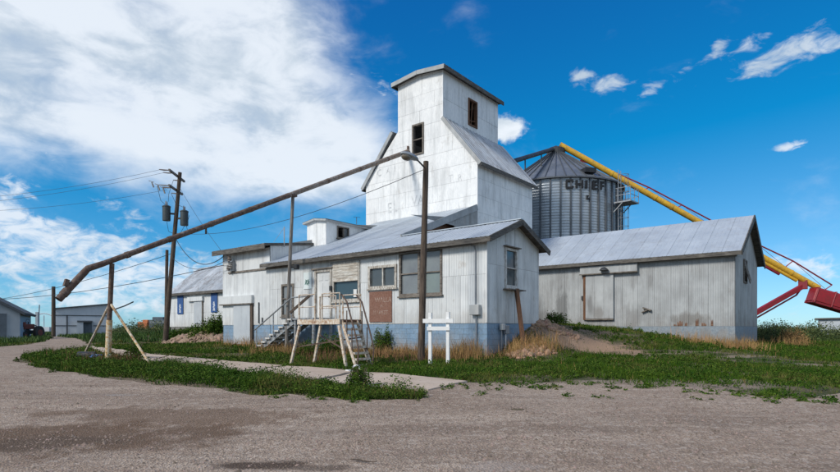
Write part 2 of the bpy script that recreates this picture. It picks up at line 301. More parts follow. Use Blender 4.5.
SPEC.update(
    tower_tin=dict(c1=(.86, .86, .85), c2=(.78, .785, .78), scale=.9, rough=.6, rand=.03, streak=((.46, .47, .47), .48, .76, .72), spots=((.46, .44, .41), .56, .70, .6), fine=(9, (.74, .75, .75), (1, 1, .4)), bump=.55, bscale=2.2),
    office_tin=dict(c1=(.70, .715, .71), c2=(.60, .62, .625), scale=1.2, rough=.55, rand=.06, streak=((.36, .36, .35), .46, .72, .75), spots=((.34, .28, .22), .60, .73, .6, 2.2), bump=.1, bscale=9, grime=((.42, .39, .35), 1.55, 2.5, .55)),
    annex_tin=dict(c1=(.71, .725, .72), c2=(.62, .64, .645), scale=1.1, rough=.6, rand=.06, streak=((.36, .36, .36), .46, .72, .7), bump=.1, bscale=9, grime=((.42, .39, .35), 1.55, 2.5, .5)),
    shed_tin=dict(c1=(.46, .48, .485), c2=(.355, .37, .375), scale=1.0, rough=.5, metal=.0, rand=.08, streak=((.25, .25, .25), .46, .70, .8, 4.5), spots=((.20, .16, .13), .64, .72, .6, 1.7), bump=.1, bscale=9, grime=((.16, .13, .11), 1.35, 2.45, .55), patch=((-13.15, 2.75, .42, 1.15, (.17, .175, .175), .8), (-14.2, 2.2, .5, .5, (.22, .22, .215), .6), (-11.45, 2.9, .16, .6, (.2, .2, .2), .7), (-11.0, 2.45, .3, .4, (.22, .21, .2), .7), (-9.2, 2.2, .5, .5, (.22, .215, .21), .5), (-6.5, 2.1, .9, .35, (.17, .15, .13), .6))),
    grey_door=dict(c1=(.52, .55, .57), c2=(.44, .47, .50), scale=1.0, rough=.5, metal=.0, streak=((.30, .31, .32), .5, .75, .6), bump=.1, bscale=6),
    roof_tin=dict(c1=(.52, .57, .615), c2=(.43, .475, .52), scale=.9, rough=.42, metal=.15, rand=.045, streak=((.36, .365, .37), .52, .75, .5), spots=((.30, .23, .18), .66, .76, .4, 1.2), bump=.06, bscale=6),
    roof_tin_old=dict(c1=(.40, .43, .46), c2=(.50, .52, .54), scale=.7, rough=.45, metal=.2, rand=.20, streak=((.20, .17, .15), .48, .70, .7), spots=((.22, .13, .09), .60, .72, .6, 1.0)),
    bin_tin=dict(c1=(.45, .48, .505), c2=(.34, .365, .385), scale=.8, rough=.34, metal=.55, rand=.05, streak=((.22, .24, .26), .5, .8, .5, 1.5)),
    bin_roof=dict(c1=(.22, .24, .27), c2=(.16, .18, .20), scale=.8, rough=.5, metal=.4, rand=.10),
    bin_post=dict(c1=(.14, .15, .165), c2=(.10, .11, .12), rough=.5, metal=.4),
    dark_steel=dict(c1=(.05, .055, .06), c2=(.09, .09, .09), rough=.5, metal=.4),
    letter_black=dict(c1=(.012, .012, .014), rough=.6),
    letter_faded=dict(c1=(.44, .45, .46), c2=(.76, .77, .77), scale=5.0, rough=.7),
    letter_white=dict(c1=(.42, .33, .28), c2=(.235, .125, .085), scale=9.0, rough=.8),
    letter_pale=dict(c1=(.75, .78, .80), rough=.7),
    old_board=dict(c1=(.17, .145, .12), c2=(.26, .23, .20), scale=3.0, rough=.85, stretch=(1, 1, 1), fine=(22, (.10, .085, .07), (.2, .2, 1)), bump=.3, bscale=25),
    fascia=dict(c1=(.11, .10, .088), c2=(.16, .145, .125), scale=2.0, rough=.8, fine=(18, (.06, .054, .048), (.15, .15, 1)), bump=.25, bscale=20),
    rake_tin=dict(c1=(.42, .43, .43), c2=(.30, .31, .31), scale=1.5, rough=.6, streak=((.2, .18, .16), .5, .75, .6)),
    white_wood=dict(c1=(.74, .74, .72), c2=(.60, .59, .56), scale=3, rough=.7, rand=.04, fine=(20, (.36, .32, .28), (1, 1, .3)), spots=((.25, .21, .17), .60, .70, .7, 4)),
    worn_white=dict(c1=(.66, .64, .59), c2=(.50, .47, .42), scale=3, rough=.75, rand=.06, fine=(14, (.25, .21, .17), (1, 1, .25)), spots=((.20, .16, .12), .52, .66, .8, 3)),
    slat_wood=dict(c1=(.50, .45, .38), c2=(.32, .27, .22), scale=4, rough=.85, rand=.12, fine=(16, (.62, .60, .55), (.2, .2, 1)), bump=.3),
    pole_wood=dict(c1=(.085, .06, .042), c2=(.13, .095, .07), scale=2.5, rough=.9, stretch=(1, 1, .2), fine=(25, (.045, .032, .024), (1, 1, .08)), bump=.5, bscale=30),
    pole_grey=dict(c1=(.20, .18, .16), c2=(.27, .25, .23), scale=2.5, rough=.9, stretch=(1, 1, .2), fine=(25, (.10, .09, .08), (1, 1, .08)), bump=.5),
    rust_wood=dict(c1=(.22, .10, .05), c2=(.14, .07, .04), scale=3, rough=.9, stretch=(1, 1, .2), fine=(25, (.09, .05, .03), (1, 1, .08)), bump=.4),
    rust_tube=dict(c1=(.125, .072, .050), c2=(.075, .046, .036), scale=2.2, rough=.85, fine=(8, (.17, .125, .10)), spots=((.32, .29, .26), .60, .70, .7, 3), streak=((.06, .035, .025), .5, .7, .6), bump=.3, bscale=18),
    grey_tube=dict(c1=(.30, .27, .24), c2=(.20, .16, .13), scale=1.6, rough=.7, metal=.2, fine=(7, (.17, .11, .075)), spots=((.18, .10, .06), .55, .68, .7, 2)),
    rust_white=dict(c1=(.68, .64, .57), c2=(.58, .51, .41), scale=4, rough=.75, fine=(11, (.42, .28, .17)), spots=((.22, .10, .05), .56, .66, .9, 4), bump=.2),
    rust_yellow=dict(c1=(.55, .36, .14), c2=(.42, .22, .08), scale=3, rough=.75, fine=(11, (.66, .58, .44)), spots=((.20, .09, .04), .54, .64, .9, 3), bump=.2),
    rust_plate=dict(c1=(.20, .10, .06), c2=(.28, .16, .10), scale=4, rough=.85, fine=(14, (.15, .07, .04)), spots=((.30, .22, .17), .58, .7, .6, 5)),
    brown_board=dict(c1=(.22, .105, .07), c2=(.27, .15, .11), scale=5, rough=.8, fine=(16, (.17, .08, .055)), spots=((.31, .24, .20), .60, .74, .6, 5)),
    seam=dict(c1=(.34, .34, .33), c2=(.26, .26, .25), scale=3, rough=.8),
    interior=dict(c1=(.10, .08, .065), c2=(.07, .055, .045), scale=2, rough=.9),
    block_blue=dict(c1=(.19, .30, .43), c2=(.24, .345, .465), scale=1.5, rough=.85, rand=.07, fine=(12, (.19, .27, .35)), spots=((.42, .44, .44), .60, .72, .6, 2.5), bump=.35, bscale=40, grime=((.28, .24, .20), .7, 1.5, .6)),
    mortar_blue=dict(c1=(.17, .26, .37), c2=(.20, .29, .40), rough=.9, bump=.3),
    shed_base=dict(c1=(.24, .29, .34), c2=(.31, .35, .38), scale=1.2, rough=.9, fine=(9, (.21, .25, .29)), spots=((.66, .68, .68), .70, .72, .9, 1.1), bump=.3, grime=((.27, .23, .19), .9, 1.7, .7)),
    stone_base=dict(c1=(.30, .29, .27), c2=(.22, .21, .2), rough=.9, bump=.3),
    pane=dict(c1=(.060, .075, .085), c2=(.085, .10, .105), scale=1.2, rough=.12, spec=.6),
    pane_teal=dict(c1=(.030, .065, .085), c2=(.04, .075, .095), scale=1.0, rough=.10, spec=.6),
    pane_grey=dict(c1=(.17, .185, .20), c2=(.22, .245, .25), scale=1.3, rough=.18, spec=.6),
    pane_green=dict(c1=(.22, .27, .25), c2=(.18, .215, .225), scale=1.1, rough=.18, spec=.6),
    door_white=dict(c1=(.76, .76, .74), c2=(.68, .68, .66), scale=2, rough=.55, rand=.02),
    plastic_grey=dict(c1=(.52, .52, .50), c2=(.44, .44, .43), rough=.6),
    pipe_grey=dict(c1=(.34, .36, .38), c2=(.27, .28, .30), rough=.5, metal=.3),
    stair_grey=dict(c1=(.36, .40, .44), c2=(.26, .29, .32), scale=4, rough=.7, rand=.08, fine=(12, (.20, .18, .16)), spots=((.22, .14, .09), .58, .68, .7, 4)),
    poster=dict(c1=(.62, .70, .70), c2=(.70, .74, .73), rough=.6), poster_ink=dict(c1=(.08, .17, .15), c2=(.14, .25, .22), scale=9, rough=.7),
    banner=dict(c1=(.028, .082, .24), c2=(.035, .10, .28), scale=1, rough=.7),
    yellow_paint=dict(c1=(.76, .45, .03), c2=(.66, .38, .03), scale=1.2, rough=.5, fine=(6, (.56, .32, .04)), streak=((.30, .19, .06), .52, .75, .6), spots=((.16, .10, .05), .60, .70, .7, 1.6)),
    red_paint=dict(c1=(.40, .014, .026), c2=(.30, .014, .022), scale=1.2, rough=.5, rand=.03, fine=(5, (.24, .02, .022)), spots=((.16, .05, .035), .60, .70, .6, 1.8)),
    dark_red=dict(c1=(.20, .012, .02), c2=(.26, .016, .025), rough=.5),
    black_iron=dict(c1=(.02, .022, .025), c2=(.035, .037, .04), rough=.55, metal=.2),
    transformer=dict(c1=(.045, .06, .065), c2=(.06, .075, .08), rough=.5, metal=.2),
    ceramic=dict(c1=(.34, .33, .31), c2=(.16, .12, .10), rough=.3), wire=dict(c1=(.03, .03, .032), rough=.6),
    lamp_grey=dict(c1=(.36, .39, .40), c2=(.30, .32, .33), rough=.5, metal=.3), lens=dict(c1=(.22, .19, .14), c2=(.15, .12, .09), rough=.2),
    sign_white=dict(c1=(.82, .82, .81), c2=(.74, .74, .73), scale=4, rough=.6, spots=((.35, .32, .28), .66, .72, .6, 6)),
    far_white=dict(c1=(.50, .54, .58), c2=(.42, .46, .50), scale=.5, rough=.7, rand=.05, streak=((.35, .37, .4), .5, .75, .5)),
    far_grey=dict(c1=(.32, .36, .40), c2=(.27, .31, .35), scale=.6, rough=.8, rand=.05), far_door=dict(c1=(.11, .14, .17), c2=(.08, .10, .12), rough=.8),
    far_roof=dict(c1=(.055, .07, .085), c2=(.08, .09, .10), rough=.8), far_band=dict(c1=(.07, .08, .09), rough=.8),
    tractor_red=dict(c1=(.22, .05, .03), c2=(.15, .05, .035), scale=5, rough=.8), tyre=dict(c1=(.022, .021, .02), c2=(.05, .045, .04), rough=.9),
    orange_paint=dict(c1=(.55, .17, .06), c2=(.45, .14, .05), rough=.6),
    blue_tarp=dict(c1=(.02, .10, .38), c2=(.03, .14, .48), rough=.4), drum_black=dict(c1=(.035, .035, .04), c2=(.07, .07, .075), rough=.5),
    grass=dict(c1=(.032, .092, .006), c2=(.070, .128, .010), scale=.45, rough=.75, isl=.38, spec=.08, fine=(1.6, (.026, .066, .010)), spots=((.15, .135, .045), .50, .64, .8, .42)),
    field_grass=dict(c1=(.034, .080, .016), c2=(.062, .105, .024), scale=.12, rough=.7, isl=.35, spec=.2),
    weed=dict(c1=(.032, .084, .009), c2=(.068, .120, .016), scale=1.1, rough=.75, isl=.48, spots=((.12, .10, .032), .55, .68, .7, .9), spec=.08),
    bush=dict(c1=(.055, .092, .024), c2=(.11, .135, .048), scale=1.2, rough=.65, isl=.45, spec=.2),
    dry_grass=dict(c1=(.42, .275, .105), c2=(.29, .185, .075), scale=1.5, rough=.8, isl=.35, spec=.15),
    brown_weed=dict(c1=(.15, .085, .045), c2=(.22, .13, .065), scale=2, rough=.85, isl=.4, spec=.1),
    stem=dict(c1=(.11, .10, .05), c2=(.16, .12, .07), rough=.8),
    stone=dict(c1=(.22, .168, .13), c2=(.32, .25, .20), scale=1.5, rough=.9, isl=.40, spec=.2),
    clod=dict(c1=(.36, .26, .18), c2=(.25, .175, .12), scale=1.4, rough=.95, fine=(9, (.30, .21, .14)), bump=.8, bscale=14, isl=.2),
    debris=dict(c1=(.31, .20, .125), c2=(.40, .27, .17), scale=1.8, rough=.95, bump=.8, bscale=14, isl=.3),
    tree_far=dict(c1=(.035, .052, .030), c2=(.05, .066, .036), scale=.1, rough=.9),
)

# ------------------------------------------------------------------ ground
def soil_material(name, kind):
    m = bpy.data.materials.new(name); m.use_nodes = True; t = m.node_tree; b = t.nodes['Principled BSDF']
    N = t.nodes.new; L = t.links.new
    pos = N('ShaderNodeNewGeometry').outputs['Position']
    def noise(sc, det=6, ro=.6, off=0, st=(1, 1, 1), rot=0):
        mp = N('ShaderNodeMapping'); mp.inputs['Scale'].default_value = st; mp.inputs['Location'].default_value = (off, off, 0); mp.inputs['Rotation'].default_value = (0, 0, rot); L(pos, mp.inputs[0])
        n = N('ShaderNodeTexNoise'); n.inputs['Scale'].default_value = sc; n.inputs['Detail'].default_value = det; n.inputs['Roughness'].default_value = ro; L(mp.outputs[0], n.inputs['Vector']); return n.outputs['Fac']
    def rg(x, lo, hi, a=0., c=1.):
        n = N('ShaderNodeMapRange'); n.interpolation_type = 'SMOOTHSTEP'; n.inputs[1].default_value = lo; n.inputs[2].default_value = hi; n.inputs[3].default_value = a; n.inputs[4].default_value = c; L(x, n.inputs[0]); return n.outputs[0]
    def mix(f, a, c):
        n = N('ShaderNodeMix'); n.data_type = 'RGBA'
        for i, v in ((0, f), (6, a), (7, c)):
            if isinstance(v, (int, float)): n.inputs[i].default_value = v
            elif isinstance(v, tuple): n.inputs[i].default_value = (*v, 1)
            else: L(v, n.inputs[i])
        return n.outputs[2]
    def ma(op, a, c):
        n = N('ShaderNodeMath'); n.operation = op
        for i, v in enumerate((a, c)):
            if isinstance(v, (int, float)): n.inputs[i].default_value = v
            else: L(v, n.inputs[i])
        return n.outputs[0]
    def stain(p, rx, ry, rot):   # an irregular spill round a point of the lot, 1 inside
        mp = N('ShaderNodeMapping'); mp.vector_type = 'TEXTURE'; mp.inputs['Location'].default_value = (p.x, p.y, 0); mp.inputs['Rotation'].default_value = (0, 0, rot); mp.inputs['Scale'].default_value = (rx, ry, 1000)
        L(pos, mp.inputs[0]); ln = N('ShaderNodeVectorMath'); ln.operation = 'LENGTH'; L(mp.outputs[0], ln.inputs[0]); return ln.outputs['Value']
    vo = N('ShaderNodeTexVoronoi'); L(pos, vo.inputs['Vector'])
    if kind == 'gravel':
        vo.inputs['Scale'].default_value = 42
        col = mix(rg(noise(.35, 6, .6), .35, .65), (.365, .270, .200), (.455, .352, .270))
        yaw = math.atan2(.6264, .7795)
        for k_, (sx_t, dr_t, am_t, cc_t) in enumerate(((9, .05, .9, (.235, .175, .13)), (14, -.10, .75, (.52, .415, .325)), (6, .16, .65, (.25, .185, .14)))):      # packed wheel tracks, dark and dusty
            mp = N('ShaderNodeMapping'); mp.vector_type = 'TEXTURE'; mp.inputs['Rotation'].default_value = (0, 0, yaw + dr_t); mp.inputs['Scale'].default_value = (sx_t, 1, 1); mp.inputs['Location'].default_value = (k_ * 3.1, k_ * 7, 0); L(pos, mp.inputs[0])
            nn_ = N('ShaderNodeTexNoise'); nn_.inputs['Scale'].default_value = 1.0 + .5 * k_; nn_.inputs['Detail'].default_value = 6; nn_.inputs['Roughness'].default_value = .62; nn_.inputs['Distortion'].default_value = .4; L(mp.outputs[0], nn_.inputs['Vector'])
            col = mix(rg(nn_.outputs['Fac'], .50, .66, 0, am_t), col, cc_t)
        col = mix(rg(noise(2.4, 5, .7, 31), .56, .72, 0, .5), col, (.46, .365, .285))
        sp = N('ShaderNodeSeparateColor'); L(vo.outputs['Color'], sp.inputs[0])
        col = mix(rg(sp.outputs[0], .0, 1.0, 0, .72), col, (.205, .150, .112))
        v2 = N('ShaderNodeTexVoronoi'); v2.inputs['Scale'].default_value = 15; L(pos, v2.inputs['Vector']); s2_ = N('ShaderNodeSeparateColor'); L(v2.outputs['Color'], s2_.inputs[0])
        col = mix(rg(s2_.outputs[0], .70, .95, 0, .5), col, (.19, .145, .115)); col = mix(rg(s2_.outputs[1], .85, .97, 0, .5), col, (.50, .415, .345))
        col = mix(rg(sp.outputs[1], .84, .94, 0, .7), col, (.47, .395, .33))
        for (px, py, rx, ry, dr, cc, am) in ((60, 440, 2.7, 1.0, .10, (.125, .075, .045), .80), (185, 417, 2.4, .85, -.05, (.15, .093, .058), .70), (250, 469, .62, .20, 0, (.075, .050, .036), .9), (312, 470, .5, .16, 0, (.11, .08, .06), .7),
                                             (120, 396, .5, .16, 0, (.34, .31, .29), .5), (20, 446, 1.4, .5, .1, (.10, .07, .05), .7), (500, 468, .5, .22, .1, (.36, .30, .26), .5)):
            p = gp(px, py); d = stain(p, rx, ry, yaw + dr)
            f = rg(ma('ADD', d, rg(noise(1.3, 8, .7, px), .2, .8, -.55, .55)), .55, 1.05, am, 0)
            col = mix(f, col, cc)
        hgt = ma('ADD', ma('MULTIPLY', vo.outputs['Distance'], 1.0), ma('MULTIPLY', noise(12, 6, .7), .9)); strength, dist = .6, .025
    elif kind == 'concrete':
        vo.inputs['Scale'].default_value = 60
        col = mix(rg(noise(.9, 6, .65), .35, .65), (.46, .36, .275), (.55, .445, .355))
        col = mix(rg(noise(7, 6, .7, 3), .55, .7, 0, .6), col, (.22, .185, .165))
        col = mix(rg(noise(.5, 6, .7, 8), .58, .68, 0, .6), col, (.19, .165, .15))
        hgt = noise(25, 6, .7); strength, dist = .35, .02
    else:
        vo.inputs['Scale'].default_value = 20
        col = mix(rg(noise(.45, 7, .65), .4, .62), (.215, .160, .112), (.075, .082, .034))
        col = mix(rg(noise(3.0, 7, .7, 5), .50, .70, 0, .6), col, (.044, .062, .018))
        # bare earth: the bank beside the office and the wheel track past the grey shed
        for (p, rx, ry, rot, cc) in ((gp(580, 343), 2.5, 1.9, -.5, (.40, .265, .175)), (gp(628, 353), .9, .35, -.5, (.31, .215, .15)), (gp(545, 338), 1.4, 1.2, 0, (.25, .175, .12)),
                                     (gp(730, 357), 5.2, .38, .35, (.30, .235, .165)), (gp(815, 365), 3.4, .40, .30, (.30, .235, .165)), (gp(690, 386), 3.2, .9, .3, (.30, .235, .18)), (gp(580, 384), 2.8, .6, .3, (.30, .235, .18)),
                                     (gp(795, 384), 1.6, .30, .5, (.24, .20, .14)), (gp(150, 352), 1.0, .5, 0, (.17, .105, .07)), (gp(110, 362), 1.8, .7, .6, (.165, .115, .085)), (gp(200, 342), 6.5, .8, -.1, (.27, .19, .13)), (gp(690, 352), 4.0, .3, .35, (.27, .215, .15))):
            d = stain(p, rx, ry, math.atan2(.6264, .7795) + rot)
            col = mix(rg(ma('ADD', d, rg(noise(1.6, 8, .7, rx * 7), .2, .8, -.5, .5)), .6, 1.05, .95, 0), col, cc)
        hgt = ma('ADD', vo.outputs['Distance'], noise(8, 7, .7)); strength, dist = .8, .05
    bp = N('ShaderNodeBump'); bp.inputs['Strength'].default_value = strength; bp.inputs['Distance'].default_value = dist; L(hgt, bp.inputs['Height']); L(bp.outputs[0], b.inputs['Normal'])
    L(col, b.inputs['Base Color']); b.inputs['Roughness'].default_value = .95; b.inputs['Specular IOR Level'].default_value = .2
    return m

def radial_ground():
    mb_v = []; ang = np.radians(np.concatenate([np.arange(-75, 75.1, .75), np.arange(80, 280.1, 5)])); rad = np.concatenate([[.5], np.geomspace(1.5, 90, 190), np.geomspace(95, 6000, 40)])
    A, Rr = np.meshgrid(ang, rad, indexing='ij'); X = Rr * np.sin(A); D = Rr * np.cos(A)
    x = RT[0] * X + FW[0] * D; y = RT[1] * X + FW[1] * D; z = gz(x.ravel(), y.ravel()).reshape(x.shape)
    z = np.where(Rr > 150, .5, z)
    na, nr = x.shape; v = np.stack([x.ravel(), y.ravel(), z.ravel()], 1); f = []
    for i in range(na):
        j = (i + 1) % na
        for k in range(nr - 1): f.append((i * nr + k, i * nr + k + 1, j * nr + k + 1, j * nr + k))
    b = len(v); v = np.vstack([v, [[0, 0, gz1(0, 0)]]])
    for i in range(na): f.append((b, i * nr, ((i + 1) % na) * nr))
    me = bpy.data.meshes.new('ground'); me.from_pydata(v.tolist(), [], f); me.update()
    me.polygons.foreach_set('use_smooth', [True] * len(me.polygons)); me.materials.append(soil_material('soil', 'soil'))
    bm = bmesh.new(); bm.from_mesh(me); bmesh.ops.recalc_face_normals(bm, faces=bm.faces)
    if sum(fc.normal.z for fc in list(bm.faces)[:200]) < 0: bmesh.ops.reverse_faces(bm, faces=bm.faces)
    bm.to_mesh(me); bm.free()
    o = bpy.data.objects.new('ground', me); C.objects.link(o); return tag(o, 'grassy earth and plain around the elevator yard', 'ground', kind='structure')
radial_ground()

def poly_world(pts): return [gp(px, py).xy if len(t) == 0 else Vector(t) for (px, py, *t) in pts]
def ragged(poly, step=.25, amp=.12, seed=0):
    out = []; n = len(poly)
    for i in range(n):
        a, b = poly[i], poly[(i + 1) % n]; L = (b - a).length; k = max(1, int(L / step)); nr = Vector((-(b - a).y, (b - a).x)).normalized() if L > 0 else Vector((0, 0))
        for j in range(k):
            p = a.lerp(b, j / k); am = amp * min(1, 1.0)
            out.append(p + nr * am * (math.sin(p.x * 2.3 + seed + p.y) + .6 * math.sin(p.x * 5.9 + p.y * 4.1 + seed) + random.uniform(-.5, .5)) * .6)
    return out
def inside(poly, x, y):
    x = np.asarray(x); y = np.asarray(y); r = np.zeros(x.shape, bool); n = len(poly); j = n - 1
    for i in range(n):
        xi, yi = poly[i]; xj, yj = poly[j]
        c = ((yi > y) != (yj > y)) & (x < (xj - xi) * (y - yi) / ((yj - yi) or 1e-9) + xi); r ^= c; j = i
    return r
def draped(name, poly, spacing, lift, mat, parent=None, drop=0.0):
    xs = [p[0] for p in poly]; ys = [p[1] for p in poly]
    gx, gy = np.meshgrid(np.arange(min(xs), max(xs), spacing), np.arange(min(ys), max(ys), spacing)); gx = gx.ravel() + rng.uniform(-.2, .2, gx.size) * spacing; gy = gy.ravel() + rng.uniform(-.2, .2, gy.size) * spacing
    k = inside(poly, gx, gy); pts = [Vector(p[:2]) for p in poly] + [Vector((a, b)) for a, b in zip(gx[k], gy[k])]
    r = delaunay_2d_cdt(pts, [], [list(range(len(poly)))], 1, 1e-4)
    vs = r[0]; z = gz([v.x for v in vs], [v.y for v in vs]) + lift
    mb = MB(); mb.v = [(v.x, v.y, float(q)) for v, q in zip(vs, z)]; mb.f = [tuple(f) for f in r[2]]
    if drop:
        n = len(poly); b = len(mb.v); zz = gz([p[0] for p in poly], [p[1] for p in poly]) + lift
        for p, q in zip(poly, zz): mb.v.append((p[0], p[1], float(q)))
        for p, q in zip(poly, zz): mb.v.append((p[0], p[1], float(q) - drop))
        for i in range(n): j = (i + 1) % n; mb.f.append((b + i, b + j, b + n + j, b + n + i))
    o = mb.build(name, mat, parent, smooth=not drop)
    return o
# gravel lot: everything before the grass, and the lane that bends off to the far left
lot_px = [(-260, 372), (-60, 352), (0, 347), (28, 344.5), (44, 342), (52, 338.5), (40, 336.4), (20, 335.2), (24, 334.2), (52, 335.4), (66, 337.5), (80, 340), (88, 343), (84, 347), (76, 350), (48, 353), (20, 358), (16, 362), (40, 368), (60, 371.5), (100, 378.5), (150, 385), (200, 388.5), (250, 394.5), (300, 396), (345, 401.5), (400, 400), (424, 402), (430, 393), (452, 386), (478, 383.5), (560, 384), (650, 384.5), (715, 391), (780, 399), (812, 400), (840, 396), (900, 392), (1100, 395)]
lot_w = [gp(*p).xy for p in lot_px] + [cw(22, 3).xy, cw(22, -6).xy, cw(-22, -6).xy, cw(-22, 3).xy]
lot = ragged(lot_w, .22, .14, 1)
tag(draped('gravel_lot', lot, .45, .012, soil_material('gravel', 'gravel')), 'pinkish grey gravel lot in the foreground', 'gravel lot', kind='structure')
# concrete drive between the island of weeds and the office
dr_far = [(92, 346.5), (125, 351.5), (165, 356.5), (300, 367.2), (360, 372.8), (420, 378), (470, 383)]
dr_near = [(84, 348.5), (104, 353.5), (150, 361.5), (200, 368), (300, 381), (380, 389.5), (432, 392.5)]
def along(pl, t):
    w = [gp(*p).xy for p in pl]; L = [0]
    for a, b in zip(w, w[1:]): L.append(L[-1] + (b - a).length)
    s = t * L[-1]
    for i in range(len(w) - 1):
        if s <= L[i + 1] + 1e-9: return w[i].lerp(w[i + 1], (s - L[i]) / max(1e-9, L[i + 1] - L[i]))
    return w[-1]
drive = bpy.data.objects.new('concrete_drive', None); C.objects.link(drive); drive.location = (0, 0, 0); ORG['concrete_drive'] = Vector((0, 0, 0))
tag(drive, 'pale concrete drive passing in front of the office', 'drive', kind='structure')
conc = soil_material('concrete', 'concrete')
cuts = [0, .10, .22, .34, .45, .56, .67, .78, .89, 1.0]; drive_poly = [along(dr_far, i / 24) for i in range(25)] + [along(dr_near, 1 - i / 24) for i in range(25)]
for a, b in zip(cuts, cuts[1:]):
    e = .0028; n = 6
    pl = [along(dr_far, a + e + (b - a - 2 * e) * i / n) for i in range(n + 1)] + [along(dr_near, b - e - (b - a - 2 * e) * i / n) for i in range(n + 1)]
    draped('slab', ragged(pl, .3, .025, a * 9), .6, .045 + random.uniform(-.006, .006), conc, drive, drop=.12)

# ------------------------------------------------------------------ cladding
def const(v): return lambda u: v
def uprofile(s, e, prof):
    kind, pitch, amp = prof
    if kind == 'flat': return [(s, 0), (e, 0)]
    out = []
    if kind == 'corr':
        n = max(2, round((e - s) / pitch * 2)); return [(s + (e - s) * i / n, amp if i % 2 else 0) for i in range(n + 1)]
    n = max(1, round((e - s) / pitch)); w = (e - s) / n        # 'rib': flat pans with narrow raised ribs
    for i in range(n): out += [(s + w * i, amp), (s + w * i + w * .10, amp), (s + w * i + w * .2, 0), (s + w * i + w * .88, 0)]
    out.append((e, amp)); return out
def cell_pieces(mb, fr, a, b, p0, q0, vt, vb, openings, kinks, prof, off):
    O, U, V, Nn = fr
    br = {a, b}
    for k in kinks:
        if a < k < b: br.add(k)
    for (u0, u1, v0, v1) in openings:
        if v1 > p0 and v0 < q0:
            for k in (u0, u1):
                if a < k < b: br.add(k)
    ug = [a + (b - a) * (i + .001 + (i == 0) * .01) / 48 for i in range(48)]
    for u_, w_ in zip(ug, ug[1:]):
        if w_ > b: break
        for lev in (p0, q0):
            f0, f1 = vt(u_) - lev, vt(w_) - lev
            if f0 * f1 < 0 and abs(f0 - f1) < .6: br.add(u_ + (w_ - u_) * f0 / (f0 - f1))
    br = sorted(br); done = False
    for s, e in zip(br, br[1:]):
        if e - s < .02: continue
        iv = [(p0, q0)]
        for (u0, u1, v0, v1) in openings:
            if u0 < (s + e) / 2 < u1:
                nv = []
                for (p, q) in iv:
                    if v1 <= p or v0 >= q: nv.append((p, q)); continue
                    if v0 > p: nv.append((p, v0))
                    if v1 < q: nv.append((v1, q))
                iv = nv
        for (p, q) in iv:
            eps = 1e-4; tops = []; bots = []; us = uprofile(s, e, prof)
            for u, h in us:
                uu = min(max(u, s + eps), e - eps); bo = max(p, vb(uu)); tops.append(max(bo, min(q, vt(uu)))); bots.append(bo)
            if max(t - bo for t, bo in zip(tops, bots)) < .03: continue
            base = len(mb.v); done = True; fb = len(mb.f)
            for (u, h), t_, bo in zip(us, tops, bots):
                w = O + U * u + Nn * (h + off); mb.v.append(tuple(w + V * bo)); mb.v.append(tuple(w + V * t_))
            for i in range(len(us) - 1): k = base + 2 * i; mb.f.append((k, k + 2, k + 3, k + 1))
            mb.parts.append((s, e, p, q, base, len(mb.v), fb, len(mb.f)))
    return done
def loose(m):   # a sheet cut right through by an opening is two sheets
    if len(m.parts) < 2: return [m]
    n = len(m.parts); gid = list(range(n))
    for i in range(n):
        for j in range(i):
            A, B = m.parts[i], m.parts[j]
            if (abs(A[0] - B[1]) < 1e-6 or abs(B[0] - A[1]) < 1e-6) and min(A[3], B[3]) - max(A[2], B[2]) > .02:
                a, b = gid[i], gid[j]; gid = [a if k == b else k for k in gid]
    out = []
    for k in sorted(set(gid)):
        g = MB()
        for i in range(n):
            if gid[i] == k:
                p = m.parts[i]; sh = len(g.v) - p[4]; g.v += m.v[p[4]:p[5]]; g.f += [tuple(q + sh for q in f) for f in m.f[p[6]:p[7]]]
        out.append(g)
    return out
def wall(root, fr, u0, u1, vb, vt, mat, cwid, rows, openings=(), kinks=(), prof=('rib', .2, .012), stagger=False, core='seam', name='metal_sheet', gap=.008, clad=True, jitter=.0, label=None):
    vb = vb if callable(vb) else const(vb); vt = vt if callable(vt) else const(vt)
    vmax = max(vt(u0 + (u1 - u0) * i / 40 + 1e-3 * (i == 0) - 1e-3 * (i == 40)) for i in range(41)) + .5; vmin = min(vb(u0), vb(u1))
    mb = MB(); cell_pieces(mb, fr, u0, u1, vmin, vmax, vt, vb, openings, kinks, ('flat', 1, 0), -.03)
    w = mb.build('wall', core, root)
    if label: w['label'] = label
    if not clad: return w
    for ri, (r0, r1) in enumerate(zip(rows, rows[1:])):
        a = u0 - (cwid * .5 if stagger and ri % 2 else 0)
        while a < u1 - .02:
            b = a + cwid * (1 + random.uniform(-jitter, jitter)); s, e = max(a, u0), min(b, u1)
            if u1 - e < .12: e = u1; b = u1
            if e - s > .03:
                m = MB()
                if cell_pieces(m, fr, s + gap / 2, e - gap / 2, r0 + (gap / 2 if ri else 0), r1 - gap / 2, vt, vb, openings, kinks, prof, random.uniform(0, .006)):
                    for g in loose(m): g.build(name, mat, w)
            a = b
    return w
X3, Y3, Z3 = Vector((1, 0, 0)), Vector((0, 1, 0)), Vector((0, 0, 1))
def front(y): return (Vector((0, y, 0)), X3, Z3, -Y3)        # u = x, v = z, looks to -y
def right(x): return (Vector((x, 0, 0)), Y3, Z3, X3)         # u = y, v = z, looks to +x
def left(x): return (Vector((x, 0, 0)), Y3, Z3, -X3)
def back(y): return (Vector((0, y, 0)), X3, Z3, Y3)
